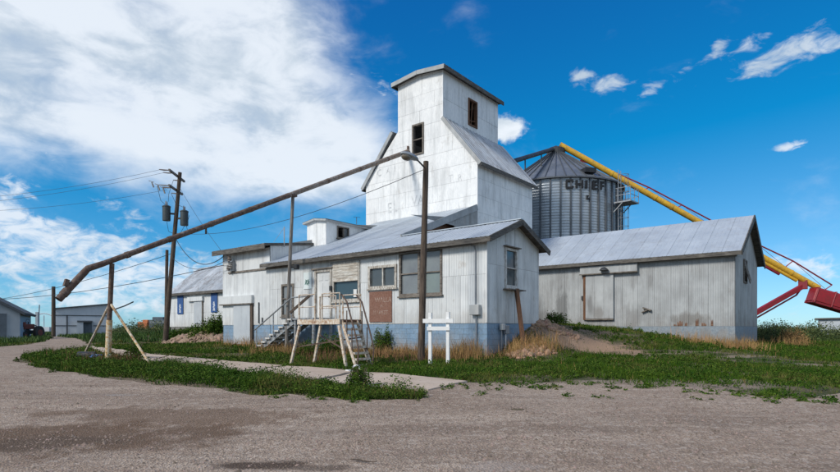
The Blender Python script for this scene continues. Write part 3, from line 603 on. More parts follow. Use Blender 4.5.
def roof(root, O, U, V, ulen, vlen, mat='roof_tin', cwid=.78, courses=1, prof=('rib', .2, .016), deck='fascia', thick=.09, label=None):
    O = Vector(O); U = Vector(U).normalized(); V = Vector(V).normalized(); Nn = U.cross(V).normalized()
    if Nn.z < 0: Nn = -Nn
    mb = MB(); a = O - Nn * thick
    P = [a, a + U * ulen, a + U * ulen + V * vlen, a + V * vlen]; Q = [p + Nn * (thick - .012) for p in P]
    b = [tuple(p) for p in P + Q]; mb.v = b; mb.f = [(0, 3, 2, 1), (4, 5, 6, 7), (0, 1, 5, 4), (1, 2, 6, 5), (2, 3, 7, 6), (3, 0, 4, 7)]
    w = mb.build('roof', deck, root)
    if label: w['label'] = label
    n = max(1, round(ulen / cwid)); cc = ulen / n; fr = (O, U, V, Nn)
    for c in range(courses):
        for i in range(n):
            m = MB(); v0 = vlen * c / courses - (.06 if c else .03); v1 = vlen * (c + 1) / courses
            cell_pieces(m, fr, cc * i + .004, cc * (i + 1) - .004, v0 + random.uniform(-.02, .02), v1, const(99), const(-9), (), (), prof, .004 + .006 * c + random.uniform(0, .004))
            m.build('roof_sheet', mat, w)
    return w
def window(root, fr, u0, u1, v0, v1, fmat='worn_white', pane='pane', bw=.09, depth=.10, rails=(), stiles=(), sill=True, proud=.05, name='window', panes=None):
    O, U, V, Nn = fr
    def B(mb, a, b, c, d, n0, n1):
        P = O + U * ((a + b) / 2) + V * ((c + d) / 2) + Nn * ((n0 + n1) / 2); rot = Matrix((U, V, Nn)).transposed(); mb.box(P, (abs(b - a), abs(d - c), abs(n1 - n0)), rot)
    f = MB(); B(f, u0, u0 + bw, v0, v1, -depth, proud); B(f, u1 - bw, u1, v0, v1, -depth, proud); B(f, u0 + bw, u1 - bw, v0, v0 + bw, -depth, proud - .003); B(f, u0 + bw, u1 - bw, v1 - bw, v1, -depth, proud - .003)
    w = f.build(name, fmat, root)
    if sill:
        s = MB(); B(s, u0 - .05, u1 + .05, v0 - .06, v0 - .001, -.02, proud + .05); s.build('sill', fmat, w)
    ys = [v0 + bw] + [v0 + (v1 - v0) * r for r in rails] + [v1 - bw]; xs = [u0 + bw] + [u0 + (u1 - u0) * r for r in stiles] + [u1 - bw]
    for r in ys[1:-1]: m = MB(); B(m, u0 + bw, u1 - bw, r - .025, r + .025, -.06, proud - .02); m.build('rail', fmat, w)
    for r in xs[1:-1]: m = MB(); B(m, r - .03, r + .03, v0 + bw, v1 - bw, -.063, proud - .017); m.build('stile', fmat, w)
    k = 0
    for i in range(len(xs) - 1):
        for j in range(len(ys) - 1):
            pm = panes[k] if panes else pane; k += 1
            if pm is None: continue
            m = MB(); a = (xs[i] + xs[i + 1]) / 2; hw = (xs[i + 1] - xs[i]) / 2; tl = random.uniform(-.004, .004)
            m.quad(*[O + U * (a + sx * hw) + V * vv + Nn * (-.035 + tl * sx) for sx, vv in ((-1, ys[j]), (1, ys[j]), (1, ys[j + 1]), (-1, ys[j + 1]))]); m.build('pane', pm, w)
    return w
def blocks(parent, fr, u0, u1, v0, v1, mat='block_blue', bl=.405, bh=.203, gap=.005):
    O, U, V, Nn = fr; n = round((u1 - u0) / bl); bl = (u1 - u0) / n; rows = math.ceil((v1 - v0) / bh)
    rot = Matrix((U, Nn, V)).transposed() if U.cross(Nn).dot(V) > 0 else Matrix((U, -Nn, V)).transposed()
    def blk(wd):
        mb = MB(); mb.box((0, 0, 0), (wd - gap, .10, bh - gap), rot); me = bpy.data.meshes.new('block'); me.from_pydata(mb.v, [], mb.f); me.materials.append(M(mat)); return me
    full, half = blk(bl), blk(bl / 2)
    for r in range(rows):
        z = v1 - bh * (r + .5)
        if r % 2 == 0: cs = [(u0 + bl * (i + .5), full) for i in range(n)]
        else: cs = [(u0 + bl * .25, half)] + [(u0 + bl * (i + 1), full) for i in range(n - 1)] + [(u1 - bl * .25, half)]
        for u, me in cs: piece('block', me, O + U * u + V * z - Nn * (.05 + random.uniform(0, .005)), parent)

# ------------------------------------------------------------------ office with the long lean-to roof
YF, XE, XL = 17.12, -10.62, -23.64
SL = .395; rz = lambda y: 5.87 + SL * (y - 19.18)
off = thing('office_building', (-17, 19, .6), 'long white tin office with grey lean-to roof and blue block base, below the tower', 'building')
op_f = [(-20.06, -19.02, 2.12, 4.30), (-18.80, -17.20, 2.90, 4.58), (-16.52, -15.04, 3.38, 4.24), (-14.76, -13.80, 3.0, 4.70), (-13.52, -12.70, 3.0, 4.70), (-22.6, -21.75, 2.28, 3.78)]
wall(off, front(YF), XL, XE, 1.82, 4.93, 'office_tin', .66, [1.82, 3.62, 5.2], op_f, prof=('rib', .11, .010), jitter=.04)
gab = lambda y: 5.84 - abs(y - 19.18) * SL - .05
op_g = [(18.45, 19.28, 3.28, 4.68)]
wall(off, right(XE), YF, 21.23, 1.82, gab, 'office_tin', .68, [1.82, 4.0, 6.2], op_g, kinks=(19.18,), prof=('rib', .11, .008))
wall(off, back(21.23), -16.4, XE, .5, 4.95, 'office_tin', 1, [], clad=False)
wall(off, left(XL), YF, 25.5, .5, lambda y: rz(y) - .1, 'office_tin', 1, [], clad=False)
# lean-to end wall under its rake, torn open at the low end
lt = lambda y: rz(y) - .10
wall(off, right(-16.47), 19.2, 25.5, 4.6, lt, 'rake_tin', .7, [4.6, 9], [(19.8, 23.35, 5.2, 6.98)], prof=('rib', .12, .008))
m = MB(); m.quad((-16.85, 19.6, 5.2), (-16.85, 24.4, 5.2), (-16.85, 24.4, rz(24.4) - .3), (-16.85, 19.6, rz(19.6) - .2)); m.build('rusty_board', 'rust_plate', off)
m = MB(); m.quad((-16.47, 22.6, 5.2), (-16.47, 23.4, 5.2), (-16.43, 23.4, 6.95), (-16.50, 23.05, 6.55)); m.quad((-16.45, 20.0, 5.9), (-16.45, 21.6, 6.0), (-16.38, 22.0, 6.55), (-16.40, 21.0, 6.42)); m.build('torn_sheet', 'rust_plate', off)
sv = Vector((0, 1, SL)).normalized(); sl_ = math.sqrt(1 + SL * SL)
roof(off, (-24.0, 16.80, rz(16.80)), X3, sv, 7.50, (25.56 - 16.80) * sl_, courses=3, label='long grey ribbed lean-to roof rising to the tower')
roof(off, (-16.496, 16.80, rz(16.80)), X3, sv, 6.20, (19.18 - 16.80) * sl_)
roof(off, (-16.40, 21.56, rz(16.80)), X3, Vector((0, -1, SL)), 6.10, 2.38 * sl_)
m = MB(); m.bb(-24.02, -10.28, 16.755, 16.795, rz(16.8) - .20, rz(16.8) - .012); m.build('fascia_board', 'fascia', off)
for s in (-1, 1):
    m = MB(); a = Vector((-10.275, 19.18 + s * 2.42, rz(16.76) - .10)); b = Vector((-10.275, 19.18 + s * .0, 5.87 - .10)); m.bar(a, b, .045, .21); m.build('rake_board', 'fascia', off)
m = MB(); m.bar((-16.44, 19.1, rz(19.1) - .06), (-16.44, 25.5, rz(25.5) - .06), .05, .34); m.build('rake_board', 'rake_tin', off)
m = MB(); m.bar((-16.4, 19.18, 5.895), (-10.29, 19.18, 5.895), .22, .03); m.build('ridge_cap', 'roof_tin', off)
fo = MB(); fo.bb(XL, XE - .11, YF + .11, 21.15, .1, 1.80); fo = fo.build('foundation', 'mortar_blue', off)
blocks(fo, front(YF + .01), XL + .02, XE - .005, .2, 1.815); blocks(fo, right(XE - .01), YF + .11, 21.2, .2, 1.815)
m = MB(); m.bb(XE - .05, XE + .012, YF - .012, YF + .05, 1.83, 4.9); m.build('corner_trim', 'office_tin', off)
# windows, front
w1 = window(off, front(YF), -18.88, -17.12, 2.84, 4.62, 'worn_white', 'pane_teal', bw=.11, rails=(), proud=.06)
for i in range(6):
    m = MB(); m.bb(-18.80, -17.2, YF - .075 - random.uniform(0, .02), YF - .05, 3.74 + i * .135, 3.74 + i * .135 + .125); m.build('slat', 'slat_wood', w1)
m = MB(); m.bb(-17.52, -17.32, YF - .03, YF - .02, 3.02, 3.36); m.build('notice', 'door_white', w1)
window(off, front(YF), -16.60, -14.97, 3.32, 4.30, 'worn_white', bw=.11, stiles=(.52,), panes=['pane', 'pane'], proud=.06)
window(off, front(YF), -14.84, -13.74, 2.94, 4.76, 'old_board', bw=.10, rails=(.5,), panes=['pane_grey', 'pane_grey'], proud=.05)
window(off, front(YF), -13.58, -12.64, 2.94, 4.76, 'old_board', bw=.09, rails=(.5,), panes=['pane_green', 'pane_grey'], proud=.05)
window(off, front(YF), -22.66, -21.69, 2.22, 3.84, 'old_board', bw=.10, rails=(.55,), panes=['pane_grey', 'pane_grey'])
window(off, right(XE), 18.38, 19.35, 3.20, 4.74, 'white_wood', bw=.10, rails=(.5,), panes=['pane', 'pane'], proud=.05)
m = MB(); m.bb(XE - .02, XE + .16, 18.28, 19.45, 4.76, 4.80); m.build('window_hood', 'old_board', off)
m = MB(); m.bb(XE, XE + .28, 18.25, 19.6, 3.10, 3.14); m.build('window_shelf', 'old_board', off)
# door
dr = MB(); dr.bb(-20.14, -20.02, YF - .05, YF + .1, 2.12, 4.38); dr.bb(-19.06, -18.94, YF - .05, YF + .1, 2.12, 4.38); dr.bb(-20.02, -19.06, YF - .047, YF + .1, 4.26, 4.38); dr = dr.build('door', 'worn_white', off)
m = MB(); m.bb(-20.02, -19.06, YF + .02, YF + .06, 2.12, 4.26); lf = m.build('door_leaf', 'door_white', dr)
for cx in (-19.76, -19.32):
    for (z0, z1) in ((2.3, 2.95), (3.1, 3.75), (3.87, 4.12)):
        m = MB(); m.bb(cx - .15, cx + .15, YF + .006, YF + .03, z0, z1); m.build('door_panel', 'door_white', dr, bevel=.006)
m = MB(); m.tube([(-19.13, YF + .02, 3.08), (-19.13, YF - .05, 3.08)], .028, 8); m.build('door_handle', 'dark_steel', dr)
m = MB(); m.bb(-20.3, -18.85, YF - .10, YF - .015, 4.385, 4.45); m.build('door_hood', 'old_board', off)
m = MB(); m.bb(-18.97, -18.87, YF - .16, YF - .01, 3.35, 3.58); m.build('mailbox', 'dark_steel', off)
# poster with a leaf-like emblem
m = MB(); m.bb(-20.94, -20.36, YF - .035, YF - .02, 3.52, 4.32); po = m.build('poster', 'poster', off)
m = MB()
for i in range(9):
    a = i * 2 * math.pi / 9 + .2; r = .19 + .05 * (i % 2); c = Vector((-20.65, YF - .0375, 3.84)); d = Vector((math.cos(a), 0, math.sin(a) * .8)); n = Vector((-d.z, 0, d.x)) * .05
    m.quad(c - n, c + d * r * .6 - n * .9, c + d * r, c + d * r * .6 + n * .9)
m.build('emblem', 'poster_ink', po)
# brown board with painted words
m = MB(); m.bb(-16.53, -15.24, YF - .045, YF - .022, 1.90, 3.20); bo = m.build('brown_board', 'brown_board', off)
def fmat(x, z, y): return Matrix(((1, 0, 0, x), (0, 0, -1, y), (0, 1, 0, z), (0, 0, 0, 1)))
text_mesh('lettering', 'WALLA', .30, fmat(-15.72, 2.83, YF - .047), 'letter_white', bo, .002, .95)
text_mesh('lettering', 'IN', .16, fmat(-15.78, 2.57, YF - .047), 'letter_white', bo, .002)
text_mesh('lettering', 'MARKET', .24, fmat(-15.86, 2.30, YF - .047), 'letter_white', bo, .002, .95)
# conduit, meter box, gas riser
m = MB(); m.tube([(-19.0, YF - .04, 4.62), (-14, YF - .04, 4.72), (-11.35, YF - .04, 4.74), (-11.15, YF - .04, 4.66), (-11.1, YF - .04, 4.5), (-11.1, YF - .04, 2.5)], .028, 6); m.build('conduit', 'pipe_grey', off, True)
m = MB(); m.bb(-11.27, -10.86, YF - .20, YF - .02, 2.12, 2.50); m.build('meter_box', 'plastic_grey', off, bevel=.015)
m = MB(); m.tube([(-11.05, YF - .06, 2.12), (-11.05, YF - .06, .5)], .025, 6); m.build('conduit', 'pipe_grey', off, True)
m = MB(); m.tube([(XE + .08, 18.02, .6), (XE + .08, 18.02, 1.62)], .03, 6); m.build('gas_pipe', 'pipe_grey', off, True)
m = MB(); m.tube([(XE + .10, 18.30, .7), (XE + .10, 18.30, 1.5)], .025, 6); m.build('gas_pipe', 'sign_white', off, True)
m = MB(); m.box((XE + .12, 18.02, 1.68), (.16, .22, .24)); m.build('gas_meter', 'plastic_grey', off, bevel=.02)
m = MB(); m.box((XE + .12, 18.32, 1.58), (.14, .24, .34)); m.build('gas_meter', 'pipe_grey', off, bevel=.02)
# box dormer on the lean-to
dm = thing('roof_dormer', (-23.3, 21, 6.2), 'small white box dormer with a dark side window on the lean-to roof', 'dormer')
wall(dm, front(19.9), -24.08, -22.5, 5.9, lambda x: 7.48 + .14 * (1 - abs(x + 23.29) / .8), 'tower_tin', .8, [5.9, 8], kinks=(-23.29,), prof=('flat', 1, 0))
wall(dm, right(-22.5), 19.9, 24.3, lambda y: rz(y) - .05, 7.50, 'tower_tin', .9, [5.9, 8], [(20.72, 21.55, 6.66, 7.26)], prof=('flat', 1, 0))
wall(dm, left(-24.08), 19.9, 24.3, lambda y: rz(y) - .05, 7.50, 'tower_tin', 1, [], clad=False)
window(dm, right(-22.5), 20.68, 21.59, 6.62, 7.30, 'old_board', bw=.07, stiles=(.55,), panes=[None, 'pane'], sill=True, proud=.04)
for s in (-1, 1):
    v = Vector((-s * .97, 0, .14)); roof(dm, (-23.29 + s * .97, 19.72 if s < 0 else 19.72, 7.52), Y3, v, 4.35, v.length, 'rake_tin', 1.1, prof=('flat', 1, 0), deck='rake_tin', thick=.11)
m = MB(); m.tube([(-22.3, 22.0, 7.55), (-22.3, 22.0, 7.95)], .02, 5); m.tube([(-22.3, 21.75, 7.92), (-22.3, 22.3, 7.98)], .012, 4); m.build('aerial', 'dark_steel', dm)

# ------------------------------------------------------------------ tower
YT, XR, XW, YB = 25.58, -16.48, -25.06, 32.05; CX0, CX1 = -22.30, -18.85
tw = thing('elevator_tower', (-20.77, 28.8, 1.0), 'tall white tin elevator tower with stepped top and narrow dark windows', 'grain elevator')
SZ, CZ, TZ = 10.95, 13.80, 16.62
def ttop(x):
    if x < CX0: return SZ + (CZ - SZ) * (x - XW) / (CX0 - XW)
    if x > CX1: return SZ + (CZ - SZ) * (XR - x) / (XR - CX1)
    return TZ + .20 * (1 - abs(x - (CX0 + CX1) / 2) / 1.73)
rows = [6.2 + .94 * i for i in range(13)]
wall(tw, front(YT), XW, XR, 1.0, ttop, 'tower_tin', 2.25, rows, [(-21.06, -20.33, 12.13, 13.84)], kinks=(CX0, CX1, (CX0 + CX1) / 2), prof=('flat', 1, 0), stagger=True, gap=.009, jitter=.08)
wall(tw, right(XR), YT, YB, 1.0, SZ, 'tower_tin', 2.2, [6.2 + .94 * i for i in range(7)], prof=('flat', 1, 0), stagger=True, gap=.009)
wall(tw, left(XW), YT, YB, 1.0, SZ, 'tower_tin', 2.2, [], clad=False)
wall(tw, right(CX1), YT, YB - .3, CZ - .4, TZ, 'tower_tin', 1.6, [13.4, 15.0, 17], [(28.26, 29.10, 14.27, 15.78)], prof=('flat', 1, 0), gap=.014)
wall(tw, left(CX0), YT, YB - .3, CZ - .4, TZ, 'tower_tin', 1, [], clad=False)
wall(tw, back(YB - .3), CX0, CX1, 8, TZ + .1, 'tower_tin', 1, [], clad=False)
wall(tw, back(YB), XW, XR, 1.0, lambda x: min(ttop(x), CZ), 'tower_tin', 1, [], clad=False, kinks=(CX0, CX1))
sh = Vector((CX1 - XR, 0, CZ - SZ)); shn = sh.normalized()
for s in (1, -1):
    v = Vector((sh.x * s, 0, sh.z)); e = Vector((XR if s > 0 else XW, YT - .10, SZ)) - v.normalized() * .32 + Vector((.05 * s, 0, .06))
    roof(tw, e, Y3, v, YB - YT + .30, v.length + .36, 'roof_tin_old', .36, prof=('rib', .36, .035), deck='rake_tin', thick=.07)
    m = MB(); a = e + Vector((0, -.03, -.08)); m.bar(a, a + v.normalized() * (v.length + .36), .05, .22); m.build('rake_board', 'rake_tin', tw)
    m = MB(); a = e + Vector((.03 * s, 0, -.09)); m.bar(a, a + Y3 * (YB - YT + .30), .05, .20); m.build('fascia_board', 'fascia', tw)
cc = (CX0 + CX1) / 2
for s in (-1, 1):
    v = Vector((-s * 2.0, 0, .22)); roof(tw, (cc + s * 2.0, YT - .28, TZ + .13), Y3, v, YB - YT + .25, v.length, 'roof_tin', .8, prof=('rib', .25, .02), deck='fascia', thick=.12)
    m = MB(); m.bar((cc + s * 2.02, YT - .30, TZ + .02), (cc, YT - .30, TZ + .235), .05, .24); m.build('rake_board', 'rake_tin', tw)
    m = MB(); m.bar((cc + s * 2.02, YT - .27, TZ + .0), (cc + s * 2.02, YB - .04, TZ + .0), .05, .24); m.build('fascia_board', 'fascia', tw)
window(tw, front(YT), -21.14, -20.25, 12.05, 13.92, 'old_board', bw=.10, rails=(.5,), panes=[None, None], sill=False, proud=.06, depth=.16)
wt = window(tw, right(CX1), 28.18, 29.18, 14.19, 15.86, 'rust_wood', bw=.10, panes=[None], sill=False, proud=.06, depth=.16)
m = MB(); m.bar((CX1 - .05, 28.55, 14.2), (CX1 - .05, 28.75, 15.75), .06); m.bar((CX1 - .08, 28.3, 14.5), (CX1 - .08, 29.05, 14.62), .12, .04); m.build('loose_slat', 'rust_wood', wt)
for s in (XR, ): 
    m = MB(); m.bb(s - .05, s + .010, YT - .012, YT + .05, 7.0, SZ); m.build('corner_trim', 'tower_tin', tw)
m = MB(); m.bb(CX1 - .05, CX1 + .010, YT - .013, YT + .05, CZ + .1, TZ); m.build('corner_trim', 'tower_tin', tw)
# what is left of two lines of painted letters
for txt, x, z, s in (('C', -23.88, 11.52, .62), ('A', -23.12, 11.54, .5), ('I', -22.56, 11.56, .55), ('L', -21.03, 10.75, .5), ('E', -23.00, 9.15, .9), ('L', -22.52, 9.15, .85), ('V', -21.00, 9.30, .9), ('A', -20.50, 9.30, .80), ('T', -18.3, 10.2, .6), ('R', -17.65, 10.15, .55)):
    text_mesh('faded_letter', txt, s, fmat(x, z, YT - .0125), 'letter_faded', tw, .001, .85)

# ------------------------------------------------------------------ annex at the left end of the office
an = thing('front_annex', (-25.8, 20, .7), 'white tin annex with flat dark eave and grey metal door, left of the office', 'building')
at_ = 6.0
wall(an, front(YF - .004), -28.0, XL, 1.82, at_ - .2, 'annex_tin', .74, [1.82, 4.70, 6.2], [], prof=('rib', .37, .010), jitter=.05)
wall(an, right(XL + .004), YF, 23.0, lambda y: rz(y) - .1, lambda y: at_ - .12 + .125 * (y - YF), 'annex_tin', .9, [4.6, 7], prof=('rib', .3, .01))
wall(an, left(-28.0), YF, 23.0, .6, lambda y: at_ - .12 + .125 * (y - YF), 'annex_tin', 1, [], clad=False)
v = Vector((0, 1, .125)); roof(an, (-28.35, YF - .42, at_ - .06), X3, v, 4.85, 6.3 * v.length, 'roof_tin', .8)
m = MB(); m.bb(-28.37, -23.47, YF - .47, YF - .425, at_ - .32, at_ - .06); m.build('fascia_board', 'fascia', an)
m = MB(); m.bb(-28.0, XL - .02, YF + .06, 22.9, .1, 1.80); fa = m.build('foundation', 'mortar_blue', an)
blocks(fa, front(YF + .01), -28.0, XL, .4, 1.815)
m = MB(); m.bb(-27.4, -21.9, YF - .06, YF - .015, 4.66, 4.76); m.build('trim_board', 'old_board', an)
m = MB(); m.bb(-26.83, -25.28, YF - .09, YF - .03, .78, 2.98); m.build('metal_door', 'grey_door', an, bevel=.008)
m = MB(); m.bb(-28.12, -25.02, YF - .17, YF - .02, 2.98, 3.40); m.build('door_track_cover', 'annex_tin', an); m = MB(); m.bb(-28.12, -25.02, YF - .185, YF - .02, 2.92, 2.975); m.build('track_board', 'old_board', an)
m = MB(); m.bb(-25.26, -25.06, YF - .10, YF - .02, .78, 2.92); m.build('door_post_or_gap', 'pole_wood', an)  # dark strip painting the shaded gap beside the metal door
m = MB(); m.tube([(-24.55, YF - .05, 1.9), (-24.55, YF - .05, 3.0)], .03, 6); m.tube([(-24.25, YF - .05, 1.85), (-24.25, YF - .05, 2.2)], .03, 6); m.build('conduit', 'dark_steel', an)
m = MB(); m.tube([(-23.5, 17.9, 5.9), (-23.5, 17.9, 6.95)], .03, 5); m.tube([(-23.5, 17.9, 6.9), (-24.0, 17.6, 6.15)], .01, 4); m.build('vent_pipe', 'pipe_grey', an)
for i, (px, py, r) in enumerate(((229.5, 259, .14), (230.5, 266, .15), (228, 268, .10))):
    p = on_y(px, py, YF - .25); m = MB(); m.lathe(p + Vector((0, 0, -.15)), [(.01, 0), (r, .02), (r * .6, .08), (r, .14), (r * .6, .2), (r * .8, .28), (.01, .32)], 8); m.build('insulator', 'ceramic', an, True)
m = MB(); m.bb(-27.15, -26.75, YF - .2, YF - .02, 4.78, 5.35); m.bb(-27.6, -26.7, YF - .28, YF - .2, 5.25, 5.31); m.build('service_box', 'pipe_grey', an)

# ------------------------------------------------------------------ barn far left, right-hand shed
ba = thing('white_barn', (-41, 28, 1.6), 'white tin barn with old grey roof and two blue banners, behind the earth pile', 'building')
wall(ba, front(25.0), -49.72, -33, 1.8, 5.0, 'annex_tin', .9, [1.8, 3.05, 5.3], [], prof=('rib', .45, .012), jitter=.05)
gb = lambda y: 7.45 - abs(y - 28) * .82
for x, fn in ((-49.72, left), (-33, right)): wall(ba, fn(x), 25, 31, 1.0, gb, 'annex_tin', 1, [], clad=False, kinks=(28,))
wall(ba, back(31), -49.72, -33, 1.0, 5.0, 'annex_tin', 1, [], clad=False)
for s in (1, -1):
    v = Vector((0, s * 1, .82)); roof(ba, (-49.9, 28 - s * 3.28, 7.5 - .82 * 3.28), X3, v, 17.1, 3.28 * v.length, 'roof_tin_old', .85, 2 if s > 0 else 1, prof=('rib', .28, .02))
m = MB(); m.bb(-49.92, -32.8, 24.66, 24.70, 4.60, 4.82); m.build('fascia_board', 'fascia', ba)
m = MB(); m.bb(-49.6, -33.1, 25.05, 30.9, .3, 1.8); m.build('foundation', 'stone_base', ba)
for (a, b, z0, z1, lab) in ((-48.25, -47.25, 2.95, 4.72, 'blue banner'), (-42.62, -41.66, 3.0, 4.78, 'blue banner')):
    m = MB(); m.bb(a, b, 24.93, 24.96, z0, z1); bn = m.build('banner', 'banner', ba); m = MB()
    for k in range(6): m.bb((a + b) / 2 - .16 + .05 * (k % 2), (a + b) / 2 + .16 - .04 * (k % 3), 24.926, 24.929, z0 + .15 + k * .13, z0 + .23 + k * .13)
    m.build('banner_print', 'letter_pale', bn)
m = MB(); m.bb(-45.3, -43.95, 24.90, 24.96, 2.1, 4.0); m.build('metal_door', 'grey_door', ba); m = MB(); m.bb(-46.3, -43.8, 24.80, 24.96, 4.02, 4.40); m.build('door_track_cover', 'annex_tin', ba)
m = MB(); m.bb(-44.0, -43.88, 24.88, 24.96, 2.0, 4.0); m.build('door_post_or_gap', 'old_board', ba)

YS, XS0, XS1, YS2 = 29.17, -16.3, -4.57, 36.2; YR = 32.7
sd = thing('grey_shed', (-10.5, 32.7, .9), 'weathered grey tin gable shed with sliding door, right of the office', 'shed')
wall(sd, front(YS), XS0, XS1, 1.74, 5.36, 'shed_tin', .82, [1.74, 5.6], [], prof=('rib', .10, .010), jitter=.05)
gs = lambda y: 7.36 - abs(y - YR) * .575
wall(sd, right(XS1), YS, YS2, 1.74, gs, 'shed_tin', .82, [1.74, 5.1, 8], [(31.5, 32.3, 3.98, 5.04)], kinks=(YR,), prof=('rib', .10, .010))
wall(sd, back(YS2), XS0, XS1, 1.0, 5.3, 'shed_tin', 1, [], clad=False); wall(sd, left(XS0), YS, YS2, 1.0, gs, 'shed_tin', 1, [], clad=False, kinks=(YR,))
for s in (1, -1):
    v = Vector((0, s, .575)); roof(sd, (XS0 - .1, YR - s * 3.86, 7.44 - .575 * 3.86), X3, v, XS1 - XS0 + .42, 3.86 * v.length, 'roof_tin', .8, 1, prof=('rib', .2, .010))
    m = MB(); m.bar((XS1 + .345, YR - s * 3.90, 7.44 - .575 * 3.86 - .10), (XS1 + .345, YR, 7.34), .045, .26); m.build('rake_board', 'fascia', sd)
m = MB(); m.bb(XS0 - .1, XS1 + .32, YR - 3.905, YR - 3.865, 7.44 - .575 * 3.86 - .20, 7.44 - .575 * 3.86 - .012); m.build('fascia_board', 'fascia', sd)
m = MB(); m.bb(XS0, XS1 + .1, YS - .06, YS - .015, 4.98, 5.06); m.build('trim_board', 'rake_tin', sd)
m = MB(); m.bb(XS0, XS1 + .012, YS - .012, YS2 - .02, .2, 1.735); m.build('foundation', 'shed_base', sd)
m = MB(); m.bb(-11.72, -10.20, YS - .13, YS - .05, 2.16, 4.55); sdoor = m.build('sliding_door', 'shed_tin', sd)
for i in range(3):
    m = MB(); m.bb(-11.71 + i * .503, -11.71 + i * .503 + .492, YS - .142, YS - .131, 2.17, 4.54); m.build('door_sheet', 'shed_tin', sdoor)
m = MB(); m.bb(-11.72, -10.2, YS - .15, YS - .05, 2.09, 2.155); m.build('door_rail', 'old_board', sdoor)
m = MB(); m.bb(-11.86, -11.73, YS - .12, YS - .015, 2.1, 4.5); m.build('door_jamb', 'rust_wood', sd)
m = MB(); m.bb(-12.0, -8.95, YS - .24, YS - .015, 4.56, 5.0); m.build('door_track_cover', 'shed_tin', sd, bevel=.01)
m = MB(); m.bb(-12.02, -8.93, YS - .255, YS - .245, 4.54, 4.60); m.build('track_edge', 'old_board', sd)
m = MB(); m.lathe((-10.62, YS - .36, 4.72), [(.02, .16), (.12, .14), (.22, .04), (.24, 0), (.2, -.02), (.1, -.03), (.01, -.03)], 12); m.tube([(-10.62, YS - .24, 4.88), (-10.62, YS - .36, 4.87)], .03, 6); m.build('wall_lamp', 'dark_steel', sd, True)
m = MB(); m.bb(-11.98, -11.88, YS - .1, YS - .02, 3.2, 3.42); m.build('door_latch', 'dark_steel', sd)
ws = window(sd, right(XS1), 31.42, 32.38, 3.92, 5.10, 'old_board', bw=.08, rails=(), panes=[None], sill=False, proud=.07)
m = MB(); m.bar((XS1 + .05, 31.55, 4.98), (XS1 + .22, 32.25, 4.0), .35, .03, up=(1, 0, 0)); m.build('loose_shutter', 'old_board', ws)
m = MB(); m.box(on_y(647, 309, YS - .10), (.42, .16, .06), Matrix.Rotation(.35, 3, 'Y')); m.box(on_y(645, 311, YS - .08), (.34, .12, .05), Matrix.Rotation(-.4, 3, 'Y')); m.build('bent_flap', 'old_board', sd)
m = MB()
for px, w_, h_ in ((680, .26, .30), (686, .12, .16), (697, .14, .40), (704, .22, .18), (712, .10, .34), (675, .12, .1)):
    p = on_y(px, 326, YS - .0255)
    for k in range(3): m.quad((p.x - w_ / 2 + k * w_ / 3, p.y, 1.76), (p.x - w_ / 2 + (k + .9) * w_ / 3, p.y, 1.76), (p.x - w_ / 2 + (k + .8) * w_ / 3, p.y, 1.76 + h_ * random.uniform(.4, 1)), (p.x - w_ / 2 + (k + .15) * w_ / 3, p.y, 1.76 + h_ * random.uniform(.5, 1)))
m.build('torn_hem', 'rust_plate', sd)

# ------------------------------------------------------------------ steel bin, its spout and the auger
bc = cw(.248 * 46, 46); BR = 5.2; BZ0, BZ1, BZA = 1.0, 12.98, 16.35
bn = thing('steel_grain_bin', (bc.x, bc.y, 1.0), 'round corrugated steel grain bin with cone roof and black letters, behind the tower', 'grain bin')
prof = []; n = int((BZ1 - BZ0) / .21)
for i in range(n):
    for q, h in ((0, 0), (.25, .016), (.5, .024), (.75, .016)): prof.append((BR + h, BZ0 + (BZ1 - BZ0) * (i + q) / n))
prof.append((BR, BZ1))
m = MB(); m.lathe((bc.x, bc.y, 0), prof, 84); m.build('bin_wall', 'bin_tin', bn, True)
NS = 44; 
for i in range(NS):
    a = 2 * math.pi * (i + .5) / NS; m = MB(); rot = Matrix.Rotation(a, 3, 'Z'); m.box((bc.x + (BR + .075) * math.cos(a), bc.y + (BR + .075) * math.sin(a), (BZ0 + BZ1) / 2), (.09, .13, BZ1 - BZ0), rot); m.build('stiffener', 'bin_post', bn)
m = MB(); m.lathe((bc.x, bc.y, 0), [(BR + .22, BZ1 - .05), (.45, BZA), (.45, BZA + .25), (.05, BZA + .35)], 44); m.build('cone_roof', 'bin_roof', bn)
for i in range(44):
    a = 2 * math.pi * i / 44; d = Vector((math.cos(a), math.sin(a), 0)); m = MB(); m.bar(Vector((bc.x, bc.y, BZ1 - .02)) + d * (BR + .2), Vector((bc.x, bc.y, BZA + .03)) + d * .5, .05, .09); m.build('roof_rib', 'bin_post', bn)
m = MB(); m.lathe((bc.x, bc.y, 0), [(BR + .07, BZ1 - .12), (BR + .26, BZ1 - .12), (BR + .26, BZ1 - .02), (BR + .07, BZ1 - .02)], 60); m.build('eave_ring', 'bin_post', bn)
m = MB(); m.lathe((bc.x, bc.y, 0), [(.75, BZA - .1), (.8, BZA + .28), (.55, BZA + .42), (.05, BZA + .45)], 20); m.build('fill_cap', 'dark_steel', bn)
def on_bin(px):
    r = ray(px, 0); d2 = Vector((r.x, r.y)); c = bc.xy; A = d2.dot(d2); B = -2 * d2.dot(c); Q = c.dot(c) - (BR + .06) ** 2; t = (-B - math.sqrt(max(0, B * B - 4 * A * Q))) / (2 * A); p = d2 * t - c; return math.atan2(p.y, p.x), t
def wrap(a, z, r): return Vector((bc.x + r * math.cos(a), bc.y + r * math.sin(a), z))
